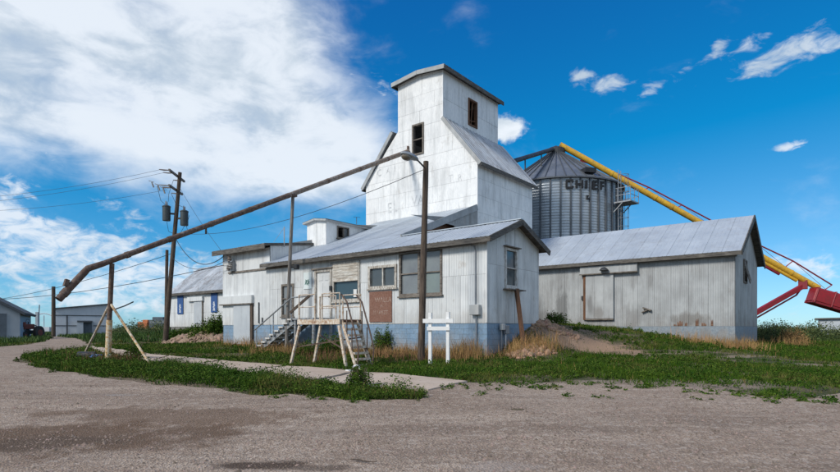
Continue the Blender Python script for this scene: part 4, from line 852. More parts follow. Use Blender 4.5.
def letter(strokes, px0, px1, zb, zt, th):
    a0, a1 = on_bin(px0)[0], on_bin(px1)[0]; m = MB()
    f = lambda u, v, r: wrap(a0 + (a1 - a0) * u, zb + (zt - zb) * v, r)
    wu = th / (abs(a1 - a0) * BR); wv = th / (zt - zb)
    for (u0, v0, u1, v1) in strokes:   # axis aligned bars, bent round the bin
        if u0 == u1: u0, u1 = u0 - wu / 2, u1 + wu / 2
        else: v0, v1 = v0 - wv / 2, v1 + wv / 2
        b = len(m.v); k = 4
        for i in range(k + 1):
            u = u0 + (u1 - u0) * i / k
            for (v, r) in ((v0, .145), (v1, .145), (v1, .06), (v0, .06)): m.v.append(tuple(f(u, v, BR + r)))
        for i in range(k):
            for q in range(4): q2 = (q + 1) % 4; m.f.append((b + 4 * i + q, b + 4 * i + q2, b + 4 * i + 4 + q2, b + 4 * i + 4 + q))
        m.f.append((b, b + 1, b + 2, b + 3)); m.f.append((b + 4 * k + 3, b + 4 * k + 2, b + 4 * k + 1, b + 4 * k))
    m.build('letter', 'letter_black', bn)
zb, zt = 12.06, 12.66
letter([(.08, .12, .08, .88), (.0, .95, 1, .95), (0, .05, 1, .05), (.93, .72, .93, .95), (.93, .05, .93, .28)], 566, 573, zb, zt, .15)
letter([(.08, 0, .08, 1), (.92, 0, .92, 1), (.08, .5, .92, .5)], 576, 582.6, zb, zt, .15)
letter([(.5, 0, .5, 1)], 585.4, 587.2, zb, zt, .15)
letter([(.1, 0, .1, 1), (0, .94, 1, .94), (0, .5, .9, .5), (0, .06, 1, .06)], 592.6, 597.2, zb, zt, .15)
letter([(.1, 0, .1, 1), (0, .94, 1, .94), (0, .5, .9, .5)], 600.2, 603.8, zb, zt, .15)
letter([(.3, 0, .3, .9), (.3, .2, .9, .2), (.1, .75, .7, .75)], 586, 589.5, 11.25, 11.6, .08)
a = on_bin(592)[0]; m = MB(); m.box(wrap(a, BZ1 + .55, BR - .5), (.9, .9, .35), Matrix.Rotation(a, 3, 'Z')); m.build('roof_vent', 'black_iron', bn)
# ladder with cage and a rest platform
a = on_bin(616.5)[0]; dr_ = Vector((math.cos(a), math.sin(a), 0)); tg = Vector((-dr_.y, dr_.x, 0)); base = Vector((bc.x, bc.y, 0)) + dr_ * (BR + .30)
m = MB()
for s in (-1, 1): m.tube([base + tg * .22 * s + Z3 * 1.5, base + tg * .22 * s + Z3 * 13.8], .03, 5)
for i in range(40): m.tube([base - tg * .22 + Z3 * (1.7 + i * .3), base + tg * .22 + Z3 * (1.7 + i * .3)], .015, 4)
m.build('ladder', 'pipe_grey', bn)
m = MB()
for i in range(16):
    z = 3.5 + i * .66; pts = [base + tg * .36 * math.cos(t) + dr_ * (.72 * math.sin(t)) + Z3 * z for t in [math.pi * k / 8 for k in range(9)]]; m.tube(pts, .015, 4)
for k in range(1, 8, 2): t = math.pi * k / 8; q = base + tg * .36 * math.cos(t) + dr_ * (.72 * math.sin(t)); m.tube([q + Z3 * 3.5, q + Z3 * 13.4], .02, 4)
m.build('ladder_cage', 'bin_post', bn)
pc = base + dr_ * .55; m = MB(); m.box(pc + Z3 * 11.2, (1.3, 1.5, .10), Matrix.Rotation(a, 3, 'Z'))
for s in (-1, 1): m.bar(pc + tg * .7 * s + Z3 * 11.15, pc - dr_ * .7 + tg * .7 * s + Z3 * 10.5, .06)
m.build('platform', 'pipe_grey', bn)
m = MB()
for zz in (11.7, 12.25): m.tube([pc - tg * .75 - dr_ * .5 + Z3 * zz, pc - tg * .75 + dr_ * .62 + Z3 * zz, pc + tg * .75 + dr_ * .62 + Z3 * zz, pc + tg * .75 - dr_ * .5 + Z3 * zz], .025, 5)
for u, v in ((-.75, .62), (.75, .62), (-.75, -.4), (.75, -.4), (0, .62)): m.tube([pc + tg * u + dr_ * v + Z3 * 11.2, pc + tg * u + dr_ * v + Z3 * 12.25], .025, 5)
m.build('platform_rail', 'pipe_grey', bn)

apex = Vector((bc.x, bc.y, BZA + .42))
sp = thing('bin_fill_spout', (apex.x, apex.y, BZA), 'dark slanting spout from the tower to the top of the round steel bin', 'spout')
e0 = on_d(500, 165.5, 37.5); m = MB(); m.tube([e0, e0.lerp(apex, .93), apex + Vector((0, 0, .0))], [.17, .17, .22], 10); m.build('tube', 'dark_steel', sp, True)
for t in (.40, .70):
    q = e0.lerp(apex, t); m = MB(); m.bar(q, q - Z3 * (1.6 if t < .5 else 1.2), .07); m.build('strut', 'dark_steel', sp)

A0 = apex + Vector((.3, -.1, .25)); A1 = on_d(838, 299, 43.0); ad = (A1 - A0); 
au = thing('grain_auger', cw(.248 * 43, 41, .6), 'long yellow portable grain auger with red truss, sloping down from the bin top', 'auger')
yend = A0.lerp(A1, .935); m = MB(); m.tube([A0 + ad.normalized() * .1, yend], .235, 14); m.build('auger_tube', 'yellow_paint', au, True)
m = MB(); m.tube([A0.lerp(A1, .64) + Z3 * -.36, A0.lerp(A1, .86) + Z3 * -.36], .13, 10); m.build('drive_housing', 'yellow_paint', au, True)
m = MB(); m.tube([A0.lerp(A1, .70) - Z3 * .62, A0.lerp(A1, .80) - Z3 * .62], .10, 8); m.build('drive_shaft', 'dark_red', au, True)
for t in (.2, .36, .42, .56, .72, .84): m = MB(); q = A0.lerp(A1, t); m.tube([q - ad.normalized() * .07, q + ad.normalized() * .07], .262, 14); m.build('clamp_band', 'yellow_paint', au, True)
hs0 = A0.lerp(A1, .915); hs1 = A0.lerp(A1, 1.25); un = ad.normalized(); sd_ = un.cross(Z3).normalized(); upn = sd_.cross(un)
hs0 = on_d(811, 294.5, 42.8); hs1 = on_d(885, 316, 42.2); hd_ = (hs1 - hs0).normalized(); upn = sd_.cross(hd_); rb = Matrix((hd_, sd_, upn)).transposed()
m = MB(); m.box((hs0 + hs1) / 2, ((hs1 - hs0).length, 1.25, 1.15), rb); m.build('intake_boot', 'red_paint', au, bevel=.12)
for t in (.02, .25, .5): m = MB(); m.box(hs0.lerp(hs1, t), (.10, 1.32, 1.24), rb); m.build('boot_rib', 'dark_red', au, bevel=.03)
m = MB()
for o in (.5, -.5): m.bar(hs0 - upn * .55 + sd_ * o, hs1 - upn * .55 + sd_ * o, .16, .2)
m.build('boot_skid', 'dark_red', au)
# truss rods over the tube: a polyline that stands off the tube on short struts
def off_tube(px, py):   # stand-off point above the tube in the vertical plane through the tube
    r = ray(px, py); nn = ad.cross(Z3).normalized(); o = Vector((0, 0, ZC)); t = (A0 - o).dot(nn) / r.dot(nn); return o + r * t
tp = [off_tube(*p) for p in ((580, 160.5), (615, 172.5), (649, 187.5), (682, 205.0), (716, 223), (757, 244), (793, 261), (832, 285))]
m = MB(); m.tube(tp, .055, 6); m.build('truss_rod', 'dark_red', au)
for q in tp[1:]:
    t = (q - A0).dot(ad) / ad.length_squared; t = min(t - .012, .99); m = MB(); m.tube([q, A0.lerp(A1, t)], .04, 5); m.build('truss_strut', 'red_paint', au)
for q, q2 in zip(tp[1:], tp[2:]):
    t = min((q2 - A0).dot(ad) / ad.length_squared, .99); m = MB(); m.tube([q, A0.lerp(A1, t) + Z3 * .2], .018, 4); m.build('truss_cable', 'dark_red', au)
# lift arm: red leg from under the tube down to the axle
L0 = on_d(803, 286, 43.4); L1 = on_d(640, 380, 39.5); L1 = L0.lerp(on_d(757, 312, 42.5), 2.5); 
m = MB(); m.bar(L0, L1, .30, .36); m.build('lift_arm', 'red_paint', au); m = MB(); m.bar(L0 - Z3 * .42 + (L1 - L0) * .06, L1 - Z3 * .45, .10); m.bar(L0 - Z3 * .42 + (L1 - L0) * .06, L0, .10); m.build('arm_brace', 'dark_red', au)
m = MB(); m.box(L0 + Z3 * .1, (.6, .5, .7)); m.build('arm_bracket', 'dark_red', au)
gl = gz1(L1.x, L1.y); 
for s in (-1.3, 1.3):
    q = Vector((L1.x, L1.y, 0)) + sd_ * s; zq = gz1(q.x, q.y) + .42; m = MB(); ax = sd_; m.tube([Vector((q.x, q.y, zq)) - ax * .12, Vector((q.x, q.y, zq)) + ax * .12], .42, 18); m.build('wheel', 'tyre', au, True)
m = MB(); m.bar(Vector((L1.x, L1.y, gl + .42)) - sd_ * 1.3, Vector((L1.x, L1.y, gl + .42)) + sd_ * 1.3, .14); m.bar(L1, Vector((L1.x, L1.y, gl + .42)), .2); m.build('axle', 'dark_red', au)
gq = hs1 + un * .5; m = MB(); m.bar(hs1, (hs1.x, hs1.y, gz1(hs1.x, hs1.y) - .02), .14); m.build('intake_leg', 'dark_red', au)

# ------------------------------------------------------------------ the long rusty load-out spout on its posts
T0 = on_y(408, 151.5, YT - .06); d2 = 25.5; T2 = on_d(293, 191.5, d2)
T0 = T0; tdir = (T2 - T0).normalized()
r1 = ray(112, 260.5); nn = tdir.cross(Z3).normalized(); o = Vector((0, 0, ZC)); T1 = o + r1 * ((T0 - o).dot(nn) / r1.dot(nn))
lo = thing('loadout_spout', (T1.x, T1.y, T1.z - 3), 'long rusty load-out spout slanting from the tower wall down to the left', 'spout')
def bend(px, py): r = ray(px, py); return o + r * ((T0 - o).dot(nn) / r.dot(nn))
K1 = bend(88, 268.5); K2 = bend(58.5, 299.5)
mid = T0.lerp(T1, .55)
m = MB(); m.tube([T0, T0.lerp(T1, .3), mid], [.135, .122, .113], 12); m.build('upper_tube', 'grey_tube', lo, True)
m = MB(); m.tube([mid - tdir * .05, T0.lerp(T1, .8), T1 + tdir * .4], [.116, .104, .095], 12); m.build('lower_tube', 'rust_tube', lo, True)
m = MB(); m.tube([T1 + tdir * .3, K1, K1.lerp(K2, .12), K2], [.099, .108, .112, .112], 12, cap=False); m.build('downspout', 'rust_tube', lo, True)
for t in (.12, .26, .40, .55, .67, .78, .88, .97): m = MB(); q = T0.lerp(T1, t); m.tube([q - tdir * .07, q + tdir * .07], .138 - .022 * t if t < .5 else .13 - .015 * t, 12); m.build('collar', 'rust_tube', lo, True)
m = MB(); q = K1.lerp(K2, .78); dk = (K2 - K1).normalized(); m.tube([q - dk * .10, q + dk * .10], .13, 12); m.bar(q + upn * 0 + Vector((0, 0, .2)), q + Vector((0, 0, .34)) - dk * .1, .12); m.build('end_collar', 'rust_tube', lo, True)
m = MB(); m.bar(T0 + Vector((0, 0, -.25)), T0 + Vector((0, 0, .32)), .10); m.build('top_bracket', 'rust_tube', lo)
# post with three braces on the weed island
g1 = gp(107.5, 360.5); P1 = Vector((T1.x, T1.y, T1.z - .1)); 
g1 = Vector((P1.x, P1.y, 0)) + cw((107.5 - 112) / FPX * 18.6, 0); g1.z = gz1(g1.x, g1.y)
ps = thing('spout_post', g1, 'rusty steel pipe post with slanting braces holding up the low end of the spout', 'post')
m = MB(); m.tube([g1 - Z3 * .3, g1.lerp(P1, .42), g1.lerp(P1, .43)], .096, 12); m.build('lower_pipe', 'rust_yellow', ps, True)
m = MB(); m.tube([g1.lerp(P1, .43), P1 + Z3 * .0], .078, 12); m.build('upper_pipe', 'rust_tube', ps, True)
bt = g1.lerp(P1, .60)
for px, py in ((82, 357), (152.5, 365)):
    q = gp(px, py); q.z = gz1(q.x, q.y); m = MB(); m.tube([bt, q - Z3 * .08], .042, 8); m.build('brace', 'rust_yellow' if px > 100 else 'rust_white', ps, True)
m = MB(); q = g1.lerp(P1, .52); m.tube([q, q + cw(.45, .1) + Z3 * .18, q + cw(.75, .1) + Z3 * .32], .022, 6); m.build('winch_handle', 'dark_steel', ps)
# slim post by the stairs
g2 = Vector((T2.x, T2.y, 0)) + cw((286 - 293) / FPX * d2, 0); g2.z = gz1(g2.x, g2.y)
m = MB(); m.tube([g2 - Z3 * .3, g2.lerp(T2, .5), T2 - Z3 * .12], [.085, .08, .075], 8)
sp2 = thing('spout_prop', g2, 'slim grey prop standing by the stairs, holding up the middle of the spout', 'post'); m.build('prop_pole', 'pole_grey', sp2, True)
m = MB(); m.box(T2 - Z3 * .20, (.28, .28, .10)); m.build('saddle', 'rust_tube', sp2)
m = MB(); q = g2.lerp(T2, .525); m.box(q + Vector((.25, .2, 0)), (.24, .2, .22)); m.bar(q, q + Vector((.25, .2, 0)), .08); m.build('junction_lamp', 'black_iron', sp2, bevel=.03)

# ------------------------------------------------------------------ lamp post, utility pole and wires
def pole(name, g, top, r0, r1, mat, label, cat, part):
    root = thing(name, g, label, cat); m = MB(); n = 9
    m.tube([g - Z3 * .4 + (top - g) * (i / n) + (Z3 * .4) * (1 if i else 0) for i in range(n + 1)], [r0 + (r1 - r0) * i / n + random.uniform(-.004, .004) for i in range(n + 1)], 10)
    m.build(part, mat, root, True); return root
lg = gp(420.5, 358); dl = (lg.x * FW[0] + lg.y * FW[1]); dl = 18.9; lg = on_d(421, 350, dl); lg.z = gz1(lg.x, lg.y); lt_ = on_d(426, 161.5, dl)
lp = pole('lamp_post', lg, lt_, .125, .095, 'pole_wood', 'dark wooden lamp post with hooded street lamp, before the office windows', 'lamp post', 'post')
h0 = on_d(424, 167, dl - .1); h1 = on_d(412, 158, dl - .5)
m = MB(); m.tube([h0, h0.lerp(h1, .5) + Z3 * .06, h1], .028, 6); m.build('lamp_arm', 'dark_steel', lp, True)
hd = (h1 - h0).normalized(); hd.z *= .3; hd.normalize(); hsd = hd.cross(Z3).normalized(); hu = hsd.cross(hd)
def ell(c, ax, n=12, k=8, half=None):
    m = MB(); prof = []
    for i in range(k + 1):
        t = math.pi * i / k
        for j in range(n):
            p = 2 * math.pi * j / n; u = math.sin(t) * math.cos(p); v = math.sin(t) * math.sin(p); w = math.cos(t)
            if half and v < 0: v *= half
            m.v.append(tuple(c + ax[0] * w + ax[1] * u + ax[2] * v))
    for i in range(k):
        for j in range(n): j2 = (j + 1) % n; m.f.append((i * n + j, i * n + j2, (i + 1) * n + j2, (i + 1) * n + j))
    return m
ell(h1 + hd * .12, (hd * .40, hsd * .17, hu * .14), half=.35).build('lamp_head', 'lamp_grey', lp, True)
ell(h1 + hd * .26 - hu * .05, (hd * .19, hsd * .15, hu * .12)).build('lamp_lens', 'lens', lp, True)

ug = on_d(165, 343, 39.0); ug.z = gz1(ug.x, ug.y); ut = on_d(180, 172.5, 39.0)
up_ = pole('utility_pole', ug, ut, .19, .13, 'pole_wood', 'tall leaning wooden utility pole with two transformers, left of the barn', 'utility pole', 'pole_shaft')
ax_ = cw(-.25, 3.0).normalized(); px_ = cw(1, .1).normalized()
def upt(py): t = (343 - py) / (343 - 172.5); return ug.lerp(ut, t)
arms = []
for py, L in ((176, 1.5), (190, 1.3)):
    c = upt(py) + px_ * -.18; m = MB(); m.bar(c - ax_ * L, c + ax_ * L, .12, .14); m.build('crossarm', 'pole_grey', up_); arms.append(c)
ins = []
for c, L in ((arms[0], 1.4), (arms[1], 1.2)):
    for t in (-1, -.5, .9):
        q = c + ax_ * L * t; m = MB(); m.tube([q, q - px_ * .35, q - px_ * .7 + Z3 * .03], [.03, .05, .03], 6); m.build('insulator', 'ceramic', up_, True); ins.append(q - px_ * .7)
for k, (dx_, dy_) in enumerate(((-1.05, .0), (-.65, .15), (-.30, -.1))):
    q = arms[1] - ax_ * 1.0 + px_ * (dx_ - .2) + Z3 * (.25 - .2 * k); m = MB(); m.tube([q, q + Z3 * -.35 + px_ * .12], [.05, .05], 6); m.tube([q + Z3 * .1 - px_ * .2, q + px_ * .15], .02, 5); m.build('cutout_fuse', 'ceramic', up_)
for (dx_, py) in ((-.62, 214), (.62, 218.5)):
    c = upt(py) + px_ * dx_ - ax_ * .15; m = MB(); m.lathe(c - Z3 * .52, [(.01, 0), (.26, .0), (.27, .06), (.27, .94), (.29, .96), (.29, 1.02), (.2, 1.08), (.01, 1.1)], 16); tr = m.build('transformer', 'transformer', up_, True)
    for s in (-.13, .13): m = MB(); m.tube([c + Z3 * .55 + ax_ * s, c + Z3 * .86 + ax_ * s], [.05, .03], 6); m.build('bushing', 'ceramic', tr)
    m = MB(); m.bar(c, upt(py), .10, .12); m.build('bracket', 'black_iron', tr)
m = MB()
for a, b in ((ins[2] + Z3 * 0, upt(206) - px_ * .6 + Z3 * .3), (arms[1] - ax_ * 1.0 - px_ * .9, upt(208) - px_ * .55), (ins[5], upt(212) + px_ * .6 + Z3 * .3), (upt(222) - px_ * .6, upt(234)), (upt(225) + px_ * .65, upt(237) + px_ * .3), (upt(215) + px_ * .9, upt(231) + px_ * .9)):
    mm = a.lerp(b, .5) - Z3 * .25 - px_ * .15; m.tube([a, a.lerp(mm, .6), mm, mm.lerp(b, .5), b], .014, 4)
m.build('jumper_wires', 'wire', up_)
sg = on_d(165.6, 342, 40.0); sg.z = gz1(sg.x, sg.y)
s2 = pole('pole_stub', sg, on_d(167.0, 250, 40.0), .12, .11, 'pole_wood', 'short wooden pole stub standing right behind the utility pole base', 'pole', 'pole_shaft')
def wire(name, a, b, sag, label, r=.012, n=14):
    m = MB(); a = Vector(a); b = Vector(b); mid_ = (a + b) / 2; o_ = thing(name, a, label, 'cable', 'overhead wires')
    m.tube([a.lerp(b, i / n) - Z3 * sag * 4 * (i / n) * (1 - i / n) for i in range(n + 1)], r, 5); m.build('strand', 'wire', o_); return o_
ah = on_y(224, 256, YF - .3)
wire('power_line', ins[0], on_d(-120, 203, 36), .5, 'uppermost power line running left from the utility pole crossarm', .010)
wire('power_line', ins[1], on_d(-120, 209, 38), .5, 'second power line running left from the utility pole crossarm', .010)
wire('power_line', arms[1] - px_ * .6, on_d(-120, 211, 38), .6, 'lowest of the power lines running left from the high crossarms', .010)
wire('service_cable', upt(236), ah, 1.1, 'thick drooping service cable from the transformers to the annex', .024)
w_ = wire('guy_wire', upt(186), ah + Vector((0, 0, .1)), .2, 'straight thin wire from pole top to annex corner with a bobbin', .010)
q = upt(186).lerp(ah, .66) - Z3 * .15; m = MB(); m.tube([q - Z3 * .2, q + Z3 * .2], [.06, .06], 7); m.build('bobbin', 'black_iron', w_)
wire('service_cable', upt(258), ah - Z3 * .3, .6, 'lower slack cable between utility pole and annex corner', .016)
wire('power_line', upt(233), lt_ + Z3 * -.25, .8, 'long wire from the utility pole to the lamp post, crossing the tower', .012)
wire('power_line', ah - Z3 * .5, on_d(-100, 294, 60), 1.2, 'low wire from the annex corner passing behind the rusty post', .02)
wire('power_line', upt(253), on_d(-60, 305, 62), .8, 'low wire sloping from the utility pole down to the far left', .02)

# ------------------------------------------------------------------ stairs, platform, small things by the office
st = thing('door_stairs', (-21.5, 16.4, .62), 'grey metal stairs climbing along the wall to the white door', 'stairs')
sx0, sx1, sz0, sz1 = -22.95, -20.25, .66, 2.08; NSt = 8
for s in (15.85, 16.9):
    m = MB(); m.bar((sx0 - .1, s + (.12 if s < 16 else 0), sz0 - .16), (sx1, s + (.12 if s < 16 else 0), sz1 - .14), .05, .20); m.build('stringer', 'stair_grey', st)
for i in range(NSt):
    x = sx0 + (sx1 - sx0) * (i + .5) / NSt; z = sz0 + (sz1 - sz0) * (i + 1) / NSt
    m = MB(); m.bb(x - .17, x + .17, 15.84, 16.87, z - .075, z); m.build('tread', 'white_wood', st)
    m = MB(); m.bb(x - .165, x - .145, 15.885, 16.865, z - .17, z - .052); m.build('riser', 'white_wood', st)
m = MB(); m.bb(-20.25, -18.75, 15.85, 17.05, 2.02, 2.10); m.build('landing', 'stair_grey', st)
for x in (-20.1, -18.85):
    for y in (15.95, 16.95): m = MB(); m.bb(x - .05, x + .05, y - .05, y + .05, .4, 2.02); m.build('leg', 'stair_grey', st)
for y in (15.83,):
    m = MB(); m.tube([(sx0 - .15, y, sz0 + .9), (sx1, y, sz1 + .95), (-18.8, y, sz1 + .98)], .035, 7); m.build('handrail', 'stair_grey', st, True)
    for t in (0, .5, 1): x = sx0 + (sx1 - sx0) * t; z = sz0 + (sz1 - sz0) * t; m = MB(); m.tube([(x, y, z - .15 if t else .5), (x, y, z + .92)], .03, 6); m.build('rail_post', 'stair_grey', st)
m = MB(); m.bar((-20.3, 15.8, 2.35), (-18.9, 15.8, 3.1), .05, .12); m.build('dark_plank', 'pole_wood', st)

pf = thing('sampling_platform', (-13.5, 12.1, .5), 'rusty white steel platform with hoop rails and steep treads, in front of the stairs', 'platform')
X0, X1, Y0, Y1, PZ = -14.52, -12.52, 11.65, 12.55, 1.90
m = MB(); m.bb(X0, X1, Y0, Y1, PZ - .04, PZ); m.build('deck', 'rust_plate', pf)
m = MB(); m.bb(X0 - .02, X1 + .02, Y0 - .05, Y0 - .002, PZ - .15, PZ + .012); m.build('deck_beam', 'rust_white', pf)
m = MB(); m.bb(X0 - .02, X1 + .02, Y1 + .002, Y1 + .05, PZ - .15, PZ + .012); m.build('deck_beam', 'rust_white', pf)
for (x, sxx) in ((X0 + .05, -.42), (X1 - .05, .38)):
    for (y, sy) in ((Y0, -.05), (Y1, .05)):
        fx, fy = x + sxx, y + sy; m = MB(); m.bar((x, y - .0, PZ - .19), (fx, fy, gz1(fx, fy) - .05), .085, .07, up=(0, 1, 0)); m.build('leg', 'rust_white', pf)
m = MB(); m.bar((X0 - .2, Y0 + .02, 1.0), (X1 + .1, Y1, 1.35), .04); m.bar((X1 + .2, Y0 + .04, .95), (X0, Y1, 1.4), .04); m.build('cross_brace', 'rust_tube', pf)
for y in (Y0, Y1):
    for a, b in ((X0 + .02, X0 + .82), (X1 - .84, X1 - .02)):
        m = MB(); m.tube([(a, y, PZ), (a, y, PZ + .82), (b, y, PZ + .82), (b, y, PZ)], .028, 6); m.tube([(a, y, PZ + .42), (b, y, PZ + .42)], .018, 5); m.build('hoop_rail', 'rust_white', pf)
gx = X1 + .64; gzz = gz1(gx, Y0 + .35); n = 8
for y in (Y0 + .06, Y0 + .72):
    m = MB(); m.bar((X1, y, PZ - .04), (gx, y, gzz - .03), .035, .10); m.build('stringer', 'rust_white', pf)
    m = MB(); m.tube([(X1 - .02, y, PZ + .78), (X1 + .22, y, PZ + .55), (gx - .02, y, gzz + .95), (gx + .10, y, gzz + .55), (gx + .04, y, gzz + .05)], .026, 6); m.build('handrail', 'rust_tube', pf, True)
    for t in (.35, .7): x = X1 + (gx - X1) * t; z = PZ + (gzz - PZ) * t; m = MB(); m.tube([(x, y, z), (x, y, z + .78)], .02, 5); m.build('rail_post', 'rust_tube', pf)
for i in range(n):
    t = (i + .6) / n; x = X1 + (gx - X1) * t; z = PZ + (gzz - PZ) * t; m = MB(); m.bb(x - .10, x + .10, Y0 + .08, Y0 + .70, z - .05, z + .015); m.build('tread', 'rust_white', pf)

sf = thing('sign_frame', on_d(439, 357, 17.6), 'empty white wooden sign frame of two posts and two rails, by the lamp post', 'sign frame')
pa, pb = on_d(430.3, 345, 17.5), on_d(448, 345, 17.3); dv = (pb - pa).normalized(); dv.z = 0
for p, ty in ((pa, 312.5), (pb, 312)):
    z = gz1(p.x, p.y); zt_ = ZC + (HOR - ty) / FPX * 17.4; m = MB(); m.box((p.x, p.y, (z - .3 + zt_) / 2), (.10, .10, zt_ - z + .3), Matrix.Rotation(math.atan2(dv.y, dv.x), 3, 'Z')); m.build('post', 'sign_white', sf)
nrm = Vector((dv.y, -dv.x, 0))
for zc_, h, e0_, e1_ in ((1.86, .13, .22, .20), (1.62, .12, .08, .08)):
    a = Vector((pa.x, pa.y, zc_)) - dv * e0_ + nrm * .075; b = Vector((pb.x, pb.y, zc_)) + dv * e1_ + nrm * .075; m = MB(); m.bar(a, b, .05, h); m.build('rail', 'sign_white', sf)

lpst = thing('leaning_post', on_x(525, 341, XE + .6), 'brown timber post leaning against the shelf below the gable window', 'post')
a = on_x(524.5, 343, XE + .75); a.z = gz1(a.x, a.y) - .1; b = on_x(516.5, 289, XE + .24); m = MB(); m.bar(a, b, .13, .13); m.build('timber', 'rust_wood', lpst)

# drum and blue tarp beside the post, white hoop on the drive
q = gp(86, 359.5); q.z = gz1(q.x, q.y); m = MB(); a_ = cw(.5, .1).normalized(); m.tube([q - a_ * .28 + Z3 * .13, q - a_ * .26 + Z3 * .13, q + a_ * .26 + Z3 * .13, q + a_ * .28 + Z3 * .13], [.12, .15, .15, .13], 12)
dk_ = thing('black_bucket', q, 'black bucket lying on its side by the rusty spout post', 'bucket'); m.build('bucket_body', 'drum_black', dk_, True)
m = MB(); m.tube([q + a_ * .27 + Z3 * .13, q + a_ * .30 + Z3 * .13], .16, 12); m.build('rim', 'drum_black', dk_, True)
q = gp(96, 360); q.z = gz1(q.x, q.y); tb = thing('blue_bag', q, 'crumpled blue plastic bag beside the black bucket', 'bag')
m = ell(q + Z3 * .09, (a_ * .22, a_.cross(Z3) * .17, Z3 * .15), 14, 9); m.v = [tuple(Vector(v) + Vector((random.uniform(-1, 1), random.uniform(-1, 1), random.uniform(-1, 1))) * .03) for v in m.v]; m.build('plastic', 'blue_tarp', tb)
q = gp(356, 372.5); q.z = gz1(q.x, q.y) + .045; hp = thing('white_hoop', q, 'broken white plastic hoop lying on the concrete drive', 'hoop'); m = MB(); e_ = cw(1, .2).normalized()
m.tube([q + e_ * (.11 * math.cos(t)) + Z3 * (.02 + .13 * math.sin(t)) for t in [math.pi * k / 10 for k in range(9)]], .026, 8); m.build('arch', 'sign_white', hp, True)
m = MB(); m.tube([q - e_ * .11 + Z3 * .02, q - e_ * .2 + Z3 * .02 - cw(0, .05), q - e_ * .28 + Z3 * .02], .022, 7); m.build('tail', 'sign_white', hp, True)

# ------------------------------------------------------------------ far buildings and things
def hut(name, p0, ux, uy, w, d, h0, h1, wallm, roofm, label, gable='mono', z0=.3, doors=(), bands=()):
    root = thing(name, (p0.x, p0.y, z0), label, 'building'); P = lambda u, v, z: Vector((p0.x, p0.y, z)) + ux * u + uy * v
    m = MB()
    if gable == 'mono': tl, tr_ = h0, h1; m.quad(P(0, 0, z0), P(w, 0, z0), P(w, 0, tr_), P(0, 0, tl)); m.quad(P(w, 0, z0), P(w, d, z0), P(w, d, tr_), P(w, 0, tr_)); m.quad(P(0, d, z0), P(0, 0, z0), P(0, 0, tl), P(0, d, tl)); m.quad(P(w, d, z0), P(0, d, z0), P(0, d, tl), P(w, d, tr_))
    else:
        for v in (0, d): m.quad(P(0, v, z0), P(w, v, z0), P(w, v, h0), P(w / 2, v, h1), P(0, v, h0))
        for u in (0, w): m.quad(P(u, 0, z0), P(u, d, z0), P(u, d, h0), P(u, 0, h0))
    m.build('wall', wallm, root)
    def slab(a, b, c, d_, t):
        m = MB(); n_ = (b - a).cross(d_ - a).normalized() * t; n_ = n_ if n_.z > 0 else -n_; m.v = [tuple(q) for q in (a, b, c, d_, a + n_, b + n_, c + n_, d_ + n_)]; m.f = [(0, 3, 2, 1), (4, 5, 6, 7), (0, 1, 5, 4), (1, 2, 6, 5), (2, 3, 7, 6), (3, 0, 4, 7)]; m.build('roof', roofm, root)
    if gable == 'mono': s_ = (h1 - h0) / w; slab(P(-.3, -.3, h0 - .3 * s_ + .02), P(w + .3, -.3, h1 + .3 * s_ + .02), P(w + .3, d + .3, h1 + .3 * s_ + .02), P(-.3, d + .3, h0 - .3 * s_ + .02), .14)
    else:
        s_ = (h1 - h0) / (w / 2)
        slab(P(-.35, -.4, h0 - .35 * s_ + .03), P(w / 2, -.4, h1 + .03), P(w / 2, d + .4, h1 + .03), P(-.35, d + .4, h0 - .35 * s_ + .03), .22); slab(P(w / 2, -.4, h1 + .03), P(w + .35, -.4, h0 - .35 * s_ + .03), P(w + .35, d + .4, h0 - .35 * s_ + .03), P(w / 2, d + .4, h1 + .03), .22)
    nf = -uy
    for (u0, u1, za, zb_, mt, nm, o_) in doors:
        m = MB(); m.box(P((u0 + u1) / 2, 0, (za + zb_) / 2) + nf * o_ / 2, (u1 - u0, abs(o_), zb_ - za), Matrix.Rotation(math.atan2(ux.y, ux.x), 3, 'Z')); m.build(nm, mt, root)
    for (za, zb_, e0, e1) in bands:
        m = MB(); m.box(P((e0 + e1) / 2, 0, (za + zb_) / 2) + nf * .03, (e1 - e0, .06, zb_ - za), Matrix.Rotation(math.atan2(ux.y, ux.x), 3, 'Z')); m.build('wall_band', 'far_band', root)
    return root
dF = 80; fx = lambda px: (px - 420) / FPX * dF; k_ = dF / FPX; zz = lambda py: ZC + (HOR - py) * dF / FPX
p0 = cw(fx(55), dF); uy = cw(-.575, 1).normalized(); ux = Vector((uy.y, -uy.x, 0)); hw_ = 6.9; k0 = k_; k_ = hw_ / 54.5
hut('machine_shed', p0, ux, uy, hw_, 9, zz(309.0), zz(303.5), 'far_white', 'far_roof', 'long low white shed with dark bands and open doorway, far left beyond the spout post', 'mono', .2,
    doors=((28 * k_, 36.5 * k_, .3, zz(322), 'far_door', 'doorway', .5), (22 * k_, 28 * k_, .3, zz(321), 'far_white', 'porch_side', 1.2), (22 * k_, 37 * k_, zz(322), zz(320.5), 'far_band', 'porch_roof', 1.3), (11 * k_, 12.5 * k_, .4, zz(315), 'far_band', 'door_gap', .06)), bands=((zz(315.6), zz(314.8), 0, hw_), (zz(326), zz(325.2), 0, 21 * k_), (zz(326), zz(325.2), 38 * k_, hw_)))  # doorway and door gap: dark boxes paint the shade of openings
d_ = 50.; ru = ray(20, 311); ru = Vector((ru.x, ru.y, 0)).normalized(); uy = (ru + cw(.12, 0)).normalized(); ux = Vector((uy.y, -uy.x, 0)); e_ = cw((20 - 420) / FPX * d_, d_)
